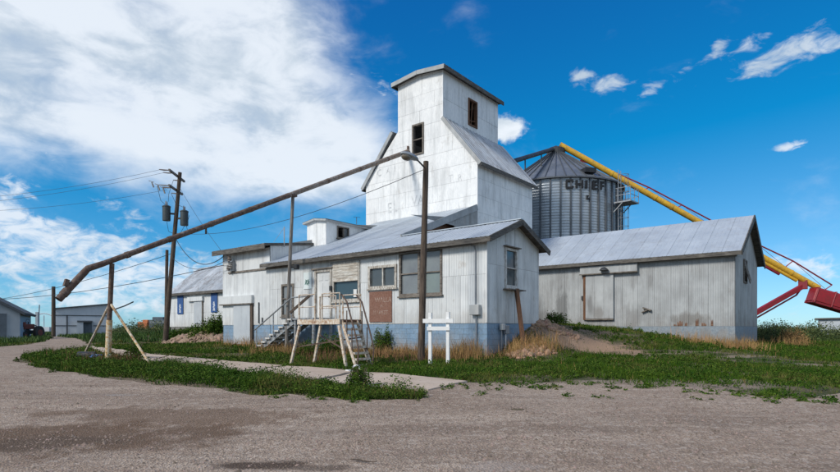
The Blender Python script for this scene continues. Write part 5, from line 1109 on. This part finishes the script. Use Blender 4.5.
hut('grey_outbuilding', e_ - ux * 8, ux, uy, 8, 9, 3.05, 5.4, 'far_grey', 'far_roof', 'grey gable outbuilding with dark roof and dark door at the left edge', 'gable', .3, doors=((5.0, 7.0, .35, 3.0, 'far_door', 'door', .06),))
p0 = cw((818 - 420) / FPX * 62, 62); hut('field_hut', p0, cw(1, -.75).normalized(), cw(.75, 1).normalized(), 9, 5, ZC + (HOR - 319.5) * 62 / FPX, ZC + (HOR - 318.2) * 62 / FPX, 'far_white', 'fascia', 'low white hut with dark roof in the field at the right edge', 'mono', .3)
fg = on_d(53.5, 332, 74); fg.z = gz1(fg.x, fg.y); pole('far_pole', fg, on_d(53.5, 286.5, 74), .26, .22, 'pole_wood', 'plain dark pole standing far left beside the white machine shed', 'pole', 'pole_shaft')
# old rusty tractor beside the grey outbuilding
tq = on_d(25, 339, 53); tq.z = gz1(tq.x, tq.y); tr = thing('old_tractor', tq, 'small rusty red tractor parked beside the grey outbuilding at far left', 'tractor'); tx = cw(1, 0); ty = cw(0, 1); B_ = lambda u, v, z: tq + tx * u + ty * v + Z3 * z
rotc = Matrix.Rotation(math.atan2(tx.y, tx.x), 3, 'Z')
m = MB(); m.box(B_(.15, 0, 1.25), (.55, 1.6, .5), rotc); m.build('bonnet', 'tractor_red', tr, bevel=.05); m = MB(); m.box(B_(.25, -.85, 1.45), (.75, .35, .45), rotc); m.build('radiator', 'tractor_red', tr, bevel=.04); m = MB(); m.box(B_(.25, -1.04, 1.45), (.58, .03, .32), rotc); m.build('grille', 'black_iron', tr)
for u, v, r in ((-.6, .7, .66), (.85, .7, .66), (-.35, -.85, .36), (.55, -.85, .36)):
    c = B_(u, v, r); m = MB(); m.tube([c - tx * .14, c + tx * .14], r, 18); wh = m.build('wheel', 'tyre', tr, True); m = MB(); m.tube([c - tx * .15, c + tx * .15], r * .5, 12); m.build('rim', 'tractor_red', wh, True)
m = MB(); m.box(B_(.1, .9, 1.35), (.5, .4, .1), rotc); m.bar(B_(.1, .4, 1.4), B_(.1, .25, 1.75), .05); m.tube([B_(.1 + .2 * math.cos(t), .25, 1.75 + .2 * math.sin(t)) for t in [k * .7 for k in range(10)]], .02, 5); m.bar(B_(.1, -.7, .5), B_(.1, .8, .75), .3, .3); m.build('seat_and_steering', 'black_iron', tr)
# far farm machines behind the pole
fq = on_d(154, 329, 130); fq.z = .5; fm = thing('far_truck', fq, 'far blue-grey truck body with orange cab, seen left of the utility pole', 'truck'); B_ = lambda u, v, z: fq + tx * u + ty * v + Z3 * z
m = MB(); m.box(B_(1.6, 0, 2.2), (4.5, 2.4, 2.2), rotc); m.box(B_(1.4, 0, 3.6), (2.6, 2.2, .7), rotc); m.build('body', 'far_door', fm, bevel=.1)
m = MB(); m.box(B_(-2.2, 0, 1.9), (2.4, 2.2, 1.8), rotc); m.box(B_(-1.6, 0, 2.9), (1.4, 2.0, .8), rotc); m.build('cab', 'orange_paint', fm, bevel=.15)
for u in (-2.2, .6, 2.6): c = B_(u, -1.1, .55); m = MB(); m.tube([c - ty * .15, c + ty * .15], .55, 14); m.build('wheel', 'tyre', fm, True)
for u in (.2, 1.7, 3.0): m = MB(); m.box(B_(u, -1.22, 2.7), (1.0, .05, .5), rotc); m.build('window', 'pane_grey', fm)
oq = on_d(154.3, 329, 105); oq.z = gz1(oq.x, oq.y); m = MB(); m.lathe(oq, [(.01, 0), (.5, 0), (.55, .5), (.5, .9), (.55, 1.3), (.3, 1.45), (.01, 1.5)], 14); ot = thing('orange_tank', oq, 'small orange tank standing in front of the far truck', 'tank'); m.build('shell', 'orange_paint', ot, True)
# far left: an oil pump frame and a low hedge on the horizon
mq = on_d(38, 329, 190); mq.z = .5; ms = thing('far_mast', mq, 'thin far mast standing on the horizon between outbuilding and pole', 'mast'); m = MB(); m.tube([mq, mq + Z3 * 9.5 + tx * .5], .22, 6); m.build('mast_shaft', 'far_grey', ms); m = MB(); m.box(mq + Z3 * 4.5 - tx * .2, (.9, .9, 5), rotc); m.build('lower_casing', 'far_grey', ms)
fq = on_d(44, 329, 190); fq.z = .5; ff = thing('irrigation_gantry', fq, 'pale far irrigation gantry on the horizon right of the thin mast', 'gantry')
m = MB()
for u in (-2.6, 0, 2.8): m.bar(fq + tx * u + Z3 * 0, fq + tx * (u * .95) + Z3 * 5.8, .22)
m.build('uprights', 'far_white', ff); m = MB(); m.tube([fq + tx * (-3 + 6 * i / 8) + Z3 * (5.6 + .9 * math.sin(math.pi * i / 8)) for i in range(9)], .18, 5); m.build('arch_beam', 'far_white', ff)
m = MB(); m.box(fq + tx * -2 + Z3 * .9, (9, 2, 1.8), rotc); m.build('trailer', 'far_white', ff)

# ------------------------------------------------------------------ plants and loose earth
rects = [(-28.1, XE + .05, YF - .02, 25.6), (XW, XR, YT, YB), (XS0, XS1 + .05, YS - .02, YS2), (-49.8, -33, 24.95, 31)]
def free(x, y, grow=0.0):
    ok = np.ones(x.shape, bool)
    for a, b, c, d in rects: ok &= ~((x > a - grow) & (x < b + grow) & (y > c - grow) & (y < d + grow))
    ok &= np.hypot(x - bc.x, y - bc.y) > BR + .1
    return ok
lot_t = [(p[0], p[1]) for p in lot]; drv_t = [(p[0], p[1]) for p in drive_poly]
bare = [(gp(580, 343), 2.0, 1.5), (gp(628, 353), .6, .3), (gp(730, 357), 5.0, .42), (gp(815, 365), 4.0, .45), (gp(690, 352), 3.6, .32)]
def on_bare(x, y):
    r = np.zeros(x.shape)
    for p, a, b in bare:
        dx = x - p.x; dy = y - p.y; u = (dx * RT[0] + dy * RT[1]); v = (dx * FW[0] + dy * FW[1]); c, s = math.cos(-.45), math.sin(-.45); uu, vv = u * c + v * s, v * c - u * s
        r = np.maximum(r, 1.3 - np.hypot(uu / a, vv / b))
    return r
def clump(x, y): return .5 + .25 * (_hash(x, y, .8) + _hash(x + 9, y - 4, 1.9))
def blade_mesh(name, x, y, h, w, lean, mat, seg=2, z=None, kind='stuff'):
    n = len(x); z = gz(x, y) if z is None else z; th = rng.uniform(0, 2 * np.pi, n); ph = rng.uniform(0, 2 * np.pi, n)
    sx, sy = np.cos(th) * w / 2, np.sin(th) * w / 2; lx, ly = np.cos(ph) * lean * h, np.sin(ph) * lean * h
    b = np.stack([x - sx, y - sy, z - .01], 1); c = np.stack([x + sx, y + sy, z - .01], 1)
    if seg == 2:
        m1 = np.stack([x - sx * .7 + lx * .35, y - sy * .7 + ly * .35, z + h * .6], 1); m2 = np.stack([x + sx * .7 + lx * .35, y + sy * .7 + ly * .35, z + h * .6], 1); t = np.stack([x + lx, y + ly, z + h], 1)
        v = np.stack([b, c, m2, m1, t], 1).reshape(-1, 3); i = np.arange(n) * 5; f4 = np.stack([i, i + 1, i + 2, i + 3], 1); f3 = np.stack([i + 3, i + 2, i + 4], 1)
        loops = np.concatenate([f4.ravel(), f3.ravel()]); starts = np.concatenate([np.arange(n) * 4, n * 4 + np.arange(n) * 3])
    else:
        t = np.stack([x + lx, y + ly, z + h], 1); v = np.stack([b, c, t], 1).reshape(-1, 3); loops = np.arange(n * 3); starts = np.arange(n) * 3
    return raw_mesh(name, v, loops, starts, mat)
def raw_mesh(name, v, loops, starts, mat, parent=None):
    me = bpy.data.meshes.new(name); me.vertices.add(len(v)); me.vertices.foreach_set('co', np.ascontiguousarray(v, dtype=np.float32).ravel())
    me.loops.add(len(loops)); me.loops.foreach_set('vertex_index', np.ascontiguousarray(loops, dtype=np.int32)); me.polygons.add(len(starts)); me.polygons.foreach_set('loop_start', np.ascontiguousarray(starts, dtype=np.int32))
    me.update(calc_edges=True); me.validate(); me.materials.append(M(mat)); o = bpy.data.objects.new(name, me); C.objects.link(o)
    if parent: o.parent = parent
    return o
def scatter(n, d0, d1, spread=.95, power=1.0):
    u = rng.uniform(0, 1, n); d = d0 * (d1 / d0) ** u if power == 1.0 else (d0 ** (1 - power) + u * (d1 ** (1 - power) - d0 ** (1 - power))) ** (1 / (1 - power))
    X = rng.uniform(-spread, spread, n) * d; x = RT[0] * X + FW[0] * d; y = RT[1] * X + FW[1] * d; return x, y, d
isl_px = [(20, 357), (60, 352.5), (100, 357), (150, 364), (200, 370), (300, 382), (380, 390), (425, 394), (424, 400), (360, 400.5), (300, 395), (200, 385), (100, 376), (40, 366)]
isl_w = [gp(*p).xy for p in isl_px]
# near and middle grass
x, y, d = scatter(800000, 8.5, 48, .92, .7)
ok = free(x, y) & ~inside(drv_t, x, y); ing = inside(lot_t, x, y)
ok &= ~ing
from mathutils.kdtree import KDTree
kd = KDTree(len(lot))
for i_, p_ in enumerate(lot): kd.insert((p_[0], p_[1], 0), i_)
kd.balance()
x, y, d, ing = x[ok], y[ok], d[ok], ing[ok]; ok = np.ones(x.size, bool)
edge = np.array([kd.find((a_, b_, 0))[2] for a_, b_ in zip(x, y)])
wid = .5 + 2.6 * np.clip((RT[0] * x + RT[1] * y - 1.5) / 3, 0, 1) * np.clip(1.5 * clump(x * .45 + 2, y * .45), .1, 1.2)
fringe = np.clip((edge + 1.3 * (clump(x * 1.1, y * 1.1) - .5)) / wid, .06, 1); fringe = np.where(ing | inside([(p[0], p[1]) for p in isl_w], x, y), 1, fringe)
cl = clump(x, y); ok &= rng.uniform(0, 1, x.size) < fringe * np.clip(-.05 + 1.25 * cl * (.45 + .9 * clump(x * .33 + 7, y * .33)), .06, 1) * (1 - np.clip(on_bare(x, y) * 2.2, 0, .97))
x, y, d, cl = x[ok], y[ok], d[ok], cl[ok]
h = np.where(inside([(p[0], p[1]) for p in isl_w], x, y), 1.7, 1.0) * rng.uniform(.03, .115, x.size) * (.35 + 1.25 * clump(x * .55, y * .55)) * (.6 + .8 * cl) * (1 + .012 * d); w = .009 + .0010 * d * rng.uniform(.7, 1.2, x.size)
tag(blade_mesh('grass', x, y, h, w, rng.uniform(.2, .9, x.size), 'grass', 1), 'short green grass over the verge and the lawn by the shed', 'grass', kind='stuff')
# dead stems among the green
k_ = rng.uniform(0, 1, x.size) < .022; xx, yy = x[k_] + rng.normal(0, .05, k_.sum()), y[k_] + rng.normal(0, .05, k_.sum())
tag(blade_mesh('dead_stems', xx, yy, h[k_] * rng.uniform(.8, 1.5, xx.size), w[k_] * .55, rng.uniform(.1, .9, xx.size), 'dry_grass', 1), 'dead tan stems standing among the green grass', 'grass', kind='stuff')
# the field running to the horizon, right and left
x, y, d = scatter(230000, 40, 420, .95, 1.0); ok = free(x, y) & ~inside(lot_t, x, y) & ~inside(drv_t, x, y); x, y, d = x[ok], y[ok], d[ok]
cl = clump(x * .35, y * .35); h = rng.uniform(.15, .45, x.size) * (.5 + 1.0 * cl); w = .004 * d * rng.uniform(.6, 1.3, x.size) * .5
tag(blade_mesh('field_grass', x, y, h, w, rng.uniform(.1, .7, x.size), 'field_grass', 1), 'taller rough grass of the fields out to the horizon', 'grass', kind='stuff')
# leafy weeds
def leaf_cloud(cx, cy, rx, rz_, n, ls, up=.15, hmin=0.0):
    """n leaves over many little domes: arrays of centres -> vertices (one quad per leaf)"""
    k = len(cx); idx = np.repeat(np.arange(k), n); m = len(idx); a = rng.uniform(0, 2 * np.pi, m); r = np.sqrt(rng.uniform(0, 1, m)); hh = rng.uniform(0, 1, m) ** .8
    prof = np.sqrt(np.clip(1 - hh ** 2, .05, 1)); R_ = rx[idx] * r * prof; px = cx[idx] + R_ * np.cos(a); py = cy[idx] + R_ * np.sin(a); pz = gz(cx, cy)[idx] + hmin + hh * rz_[idx] * rng.uniform(.6, 1.1, m)
    dirs = np.stack([np.cos(a) + rng.normal(0, .6, m), np.sin(a) + rng.normal(0, .6, m), rng.normal(.35, .5, m)], 1); dirs /= np.linalg.norm(dirs, axis=1)[:, None]
    sd = np.cross(dirs, rng.normal(0, 1, (m, 3))); sd /= np.linalg.norm(sd, axis=1)[:, None]; L = (ls[idx] * rng.uniform(.6, 1.3, m))[:, None]; c = np.stack([px, py, pz], 1)
    v = np.stack([c - dirs * L * .5, c + sd * L * .22, c + dirs * L * .5, c - sd * L * .22], 1).reshape(-1, 3); return v
def leaves_obj(name, v, mat, parent=None): n = len(v) // 4; return raw_mesh(name, v, np.arange(n * 4), np.arange(n) * 4, mat, parent)
isl_px = [(20, 357), (60, 352.5), (100, 357), (150, 364), (200, 370), (300, 382), (380, 390), (425, 394), (424, 400), (360, 400.5), (300, 395), (200, 385), (100, 376), (40, 366)]
isl = [gp(*p).xy for p in isl_px]; isl_t = [(p[0], p[1]) for p in isl]
x, y, d = scatter(20000, 8.5, 32, .92, .7); ini = inside(isl_t, x, y); ok = (ini & (rng.uniform(0, 1, x.size) < np.clip(1.9 * clump(x * 1.7, y * 1.7) - .15, .12, .95))) | (free(x, y, .1) & ~inside(lot_t, x, y) & ~inside(drv_t, x, y) & (rng.uniform(0, 1, x.size) < .42) & (clump(x * .6, y * .6) > .36) & (on_bare(x, y) < .1))
x, y, d, ini = x[ok], y[ok], d[ok], ini[ok]
ed = np.array([kd.find((a_, b_, 0))[2] for a_, b_ in zip(x, y)]); wd = .25 + 2.4 * np.clip((RT[0] * x + RT[1] * y - 1.5) / 3, 0, 1) * np.clip(1.5 * clump(x * .45 + 2, y * .45), .1, 1.2)
ok = ini | (rng.uniform(0, 1, x.size) < np.clip((ed + 1.0 * (clump(x * 1.1, y * 1.1) - .5)) / wd, .03, 1)); x, y, d, ini = x[ok], y[ok], d[ok], ini[ok]
sz = rng.uniform(.06, .17, x.size) * np.where(ini, .98, .68) * (1 + .8 * (clump(x * 1.3, y * 1.3) > .62))
v = leaf_cloud(x, y, sz * 1.25, sz * 1.35 * rng.uniform(.6, 1.5, x.size), 40, .028 + .0019 * d)
tag(leaves_obj('leafy_weeds', v, 'weed'), 'low dark green leafy weeds in the island and the verge', 'weeds', kind='stuff')
# a few stray weed tufts out on the gravel
sp_ = [(358, 402.5), (282, 399), (600, 398), (560, 395), (694, 394), (645, 389), (700, 401), (352, 404), (468, 389), (455, 387.5), (445, 390), (780, 403), (795, 400), (810, 397), (760, 397), (770, 399)]
sp_ = sp_ + [(px_r, 384 + max(0, px_r - 650) * .085 + abs(random.gauss(0, 4))) for px_r in [random.uniform(480, 838) for _ in range(46)]] + [(px_r, 371 + (px_r - 60) * .105 + abs(random.gauss(0, 1.6))) for px_r in [random.uniform(40, 330) for _ in range(16)]]
sx_ = np.array([gp(*p).x for p in sp_ for _ in range(5)]) + rng.normal(0, .10, len(sp_) * 5); sy_ = np.array([gp(*p).y for p in sp_ for _ in range(5)]) + rng.normal(0, .10, len(sp_) * 5); q = rng.uniform(.025, .095, sx_.size)
tag(leaves_obj('gravel_weeds', leaf_cloud(sx_, sy_, q * 1.3, q, 20, np.full(sx_.size, .048)), 'weed'), 'stray weed tufts growing on the gravel by the grass edge', 'weeds', kind='stuff')
# dry tan grass along the office wall and at the shed corner
def dry(pts, n, rad, hmin, hmax, mat, name, label, cat='dry grass'):
    xs, ys = [], []
    for px, py in pts: p = gp(px, py); xs.append(rng.normal(p.x, rad, n)); ys.append(rng.normal(p.y, rad, n))
    x = np.concatenate(xs); y = np.concatenate(ys); ok = free(x, y, .03) & ~inside(drv_t, x, y) & ~inside(lot_t, x, y); x, y = x[ok], y[ok]
    tag(blade_mesh(name, x, y, hmin + (hmax * 1.15 - hmin) * rng.beta(1.3, 2.2, x.size) * (.5 + clump(x * 1.6, y * 1.6)), rng.uniform(.008, .020, x.size), rng.uniform(.05, .55, x.size), mat, 2), label, cat, kind='stuff')
dry([(x_, y_) for x_, y_ in zip(range(258, 480, 7), [350 + .03 * (x_ - 258) + random.uniform(-2, 4) for x_ in range(258, 480, 7)])], 110, .40, .15, .55, 'dry_grass', 'dry_grass', 'tan dry grass along the blue base of the office')
dry([(466, 358), (469, 357), (472, 358), (446, 359), (520, 352), (530, 350), (540, 352), (515, 357), (548, 350)], 150, .28, .25, .75, 'dry_grass', 'dry_grass', 'tall dry grass tufts round the office corner and earth bank')
dry([(740, 349), (744, 350), (737, 348), (720, 346), (705, 345), (690, 343), (790, 346), (797, 345), (235, 346), (250, 346), (262, 347), (748, 350), (66, 333.5), (72, 333), (80, 334), (88, 335)], 170, .40, .2, .65, 'dry_grass', 'dry_grass', 'pale dry grass at the shed corner and by the far machine shed')
dry([(300, 354), (310, 357), (330, 360), (285, 353), (318, 362), (380, 356), (395, 359), (408, 358), (436, 361), (545, 345), (525, 347), (370, 357), (425, 362), (500, 358), (100, 361), (110, 362), (120, 362), (76, 359)], 120, .45, .15, .5, 'brown_weed', 'brown_weeds', 'brown withered weeds round the stairs and the posts', 'weeds')
# bushes: things of their own
def bush(px, py, r, h, label, mat='bush', n=1500, ls=.10, d=None, group=None):
    p = gp(px, py) if d is None else on_d(px, py, d); p.z = gz1(p.x, p.y); root = thing('bush', p, label, 'bush', group)
    k = 26; a = rng.uniform(0, 2 * np.pi, k); rr = r * np.sqrt(rng.uniform(0, 1, k)) * .75; cx, cy = p.x + rr * np.cos(a), p.y + rr * np.sin(a)
    hz = h * rng.uniform(.55, 1.0, k) * (1 - .45 * (rr / r) ** 2); v = leaf_cloud(cx, cy, np.full(k, r * .33), hz, 2 * n // k, np.full(k, ls * .72), hmin=.05); v = v - np.array([p.x, p.y, p.z]); leaves_obj('foliage', v, mat, root)
    m = MB()
    for i in range(9): t = a[i]; m.tube([p - Z3 * .05, p + Vector((math.cos(t) * r * .25, math.sin(t) * r * .25, h * .4)), p + Vector((math.cos(t) * r * .5, math.sin(t) * r * .5, h * .8))], [.025, .018, .008], 5)
    m.build('stems', 'stem', root)
bush(775, 346, 1.2, 1.5, 'dark green bush by the back corner of the grey shed', n=2600, d=32)
bush(793, 345, .9, 1.1, 'brownish bush just right of the dark bush by the grey shed', 'dry_grass', 1300, .12, d=31)
bush(762, 342, .9, 1.3, 'ragged bush hard against the rear gable edge of the grey shed', n=1500, d=35)
bush(384, 352, .7, 1.15, 'green bush at the blue wall below the brown board', 'weed', 1500, .11)
bush(330, 354, .8, 1.0, 'green bush growing under the sampling platform', 'weed', 1500, .11)
bush(308, 356, .6, .7, 'small green bush between the platform legs and grey stairs', 'weed', 900, .10)
bush(136, 359, .45, .75, 'upright leafy weed right of the rusty spout post', 'weed', 700, .10)
bush(360, 388, .38, .55, 'tallest leafy weed rising from the island before the drive', 'weed', 700, .08)
bush(556, 333, .6, .7, 'green bush on the earth bank behind the office gable', 'weed', 900, .11, d=26)
bush(212, 331, 1.6, 1.7, 'spreading green bush on top of the earth pile by the barn', 'weed', 2400, .20, d=37)
bush(221, 331, 1.0, 2.1, 'taller green bush at the annex corner above the earth pile', 'weed', 1500, .20, d=36.5)
bush(185, 333, 1.6, 1.1, 'low weeds in front of the barn foundation', 'weed', 1500, .2, d=40)
# rough belt of tall weeds on the right-hand skyline and behind the left lawn
x, y = [], []
for _ in range(420):
    px = random.uniform(757, 1000); dd = random.uniform(40, 75); p = cw((px - 420) / FPX * dd, dd); x.append(p.x); y.append(p.y)
for _ in range(120):
    px = random.uniform(115, 172); dd = random.uniform(50, 90); p = cw((px - 420) / FPX * dd, dd); x.append(p.x); y.append(p.y)
x = np.array(x); y = np.array(y); ok = free(x, y, .5); x, y = x[ok], y[ok]; q = rng.uniform(.5, 1.0, x.size)
tag(leaves_obj('tall_weeds', leaf_cloud(x, y, q * 1.2, rng.uniform(.5, 1.75, x.size), 190, np.full(x.size, .15)), 'bush'), 'rough belt of tall weeds along the skyline beside the shed', 'weeds', kind='stuff')
# distant tree line
mb = MB()
for i in range(420):
    a_ = R(-60 + 120 * i / 420); dd = random.uniform(900, 1500); p = cw(math.tan(a_) * dd, dd, .5); h = random.choice((2, 3, 3, 5, 7)) * random.uniform(.6, 1.2); w_ = random.uniform(8, 30)
    b = len(mb.v); n = 7
    for j in range(n): t = j / (n - 1); mb.v.append((p.x + RT[0] * w_ * (t - .5), p.y + RT[1] * w_ * (t - .5), .3)); mb.v.append((p.x + RT[0] * w_ * (t - .5), p.y + RT[1] * w_ * (t - .5), .5 + h * math.sin(math.pi * (t * .9 + .05)) * random.uniform(.7, 1.1)))
    for j in range(n - 1): mb.f.append((b + 2 * j, b + 2 * j + 2, b + 2 * j + 3, b + 2 * j + 1))
    c_ = len(mb.v)
    for j in range(n): q_ = mb.v[b + 2 * j]; mb.v.append((q_[0] + FW[0] * 8, q_[1] + FW[1] * 8, q_[2]))
    for j in range(n - 1): mb.f.append((b + 2 * j + 1, b + 2 * j + 3, c_ + j + 1, c_ + j))
tag(mb.build('far_trees', 'tree_far'), 'low dark line of distant trees on the horizon', 'trees', kind='stuff')
# heaps of dug earth: clods
def clods(name, centres, n, mat, label, smin, smax):
    me = []; bm = bmesh.new(); bmesh.ops.create_icosphere(bm, subdivisions=1, radius=1); bv = np.array([v.co[:] for v in bm.verts]); bf = np.array([[v.index for v in f.verts] for f in bm.faces]); bm.free()
    V, F = [], []
    for (p, rx, ry, hh, rot) in centres:
        for _ in range(n):
            u, v = rng.normal(0, .45, 2); u = max(-1, min(1, u)); v = max(-1, min(1, v)); q = cw(u * rx, v * ry); z = gz1(p.x + q.x, p.y + q.y) + hh * max(0, 1 - u * u - v * v) ** .8 * random.uniform(.75, 1.0)
            s = random.uniform(smin, smax) * (1 + .8 * (random.random() > .9)); A = bv * (s * rng.uniform(.6, 1.2, 3)) * (1 + rng.normal(0, .16, (len(bv), 1))); th = random.uniform(0, 6.3); c_, s_ = math.cos(th), math.sin(th)
            A = np.stack([A[:, 0] * c_ - A[:, 1] * s_, A[:, 0] * s_ + A[:, 1] * c_, A[:, 2]], 1); F.append(bf + sum(len(k) for k in V) if False else bf + len(V) * len(bv)); V.append(A + np.array([p.x + q.x, p.y + q.y, z]))
    V = np.concatenate(V); F = np.concatenate(F); o = raw_mesh(name, V, F.ravel(), np.arange(len(F)) * 3, mat); return tag(o, label, 'earth pile', kind='stuff')
def mound(name, centres, mat, label):
    mb = MB()
    for (p, rx, ry, hh, rot) in centres:
        na, nr = 40, 14; b = len(mb.v)
        for i in range(nr + 1):
            for j in range(na):
                r = i / nr; a = 2 * math.pi * j / na; rr = r * (1 + .18 * math.sin(3 * a + p.x) + .10 * math.sin(7 * a + p.y)); q = cw(math.cos(a) * rr * rx, math.sin(a) * rr * ry); x_, y_ = p.x + q.x, p.y + q.y
                n_ = float(_hash(x_ * 1.9, y_ * 1.9, 1.0) + .6 * _hash(x_, y_, 4.3) + .4 * _hash(x_ + 3, y_, 8.1)); mb.v.append((x_, y_, gz1(x_, y_) - .06 + hh * (max(0, 1 - r * r) ** .8) * (1 + .45 * n_)))
        for i in range(nr):
            for j in range(na): j2 = (j + 1) % na; mb.f.append((b + i * na + j, b + i * na + j2, b + (i + 1) * na + j2, b + (i + 1) * na + j))
    tag(mb.build(name, mat, smooth=True), label, 'earth', kind='structure')
PILE = [(on_d(198, 335, 37.5), 2.2, 1.5, .62, 0), (on_d(212, 336, 36.5), 2.0, 1.4, .6, 0), (on_d(187, 337, 38.5), 1.4, 1.2, .42, 0), (on_d(222, 340, 34), 1.5, .9, .35, 0)]
mound('earth_mound', PILE, 'clod', 'pale brown mound of dug earth in front of the white barn')
clods('earth_pile', [(p_, a_ * 1.05, b_ * 1.05, h_ * .95, 0) for p_, a_, b_, h_, _ in PILE], 850, 'clod', 'loose clods of pale brown earth over the mound before the barn', .025, .15)
clods('rubble_pile', [(on_d(550, 338, 23.2), 1.1, .8, .03, 0), (on_d(533, 345, 20.6), .8, .6, .12, 0), (on_d(521, 347, 20.0), .5, .4, .15, 0)], 420, 'debris', 'dark rubble and earth banked against the office gable', .025, .095)
# loose stones on the lot
x, y, d = scatter(90000, 4.6, 19, .95, .6); ok = inside(lot_t, x, y) & (clump(x * .5, y * .5) + rng.uniform(-.3, .3, x.size) > .38); x, y, d = x[ok], y[ok], d[ok]
ov = np.array([[1, 0, 0], [-.5, .87, 0], [-.5, -.87, 0], [0, 0, .8], [.3, .4, -.6]]); of = np.array([[0, 1, 3], [1, 2, 3], [2, 0, 3]])
n = len(x); s = np.where(rng.uniform(0, 1, n) < .012, rng.uniform(.012, .030, n), rng.gamma(1.7, .0038, n) + .003); th = rng.uniform(0, 6.28, n); z = gz(x, y) + .012
bx = ov[None, :4] * s[:, None, None] * rng.uniform(.7, 1.3, (n, 4, 1)); vx = bx[..., 0] * np.cos(th)[:, None] - bx[..., 1] * np.sin(th)[:, None] + x[:, None]; vy = bx[..., 0] * np.sin(th)[:, None] + bx[..., 1] * np.cos(th)[:, None] + y[:, None]; vz = bx[..., 2] + z[:, None] - .002
V = np.stack([vx, vy, vz], -1).reshape(-1, 3); F = (of[None] + (np.arange(n) * 4)[:, None, None]).reshape(-1, 3)
tag(raw_mesh('loose_stones', V, F.ravel(), np.arange(len(F)) * 3, 'stone'), 'loose small stones scattered over the gravel lot', 'stones', kind='stuff')
# a bent dark twig on the gravel
q = gp(358, 466); q.z = gz1(q.x, q.y) + .03; tw_ = thing('twig', q, 'dark bent twig lying on the gravel in the foreground', 'twig'); e_ = cw(1, 0)
m = MB(); m.tube([q - e_ * .09 + cw(0, .06), q + Z3 * .01, q + e_ * .10 - cw(0, .05), q + e_ * .22 - cw(0, .07)], [.006, .008, .007, .004], 5); m.build('stick', 'pole_wood', tw_)
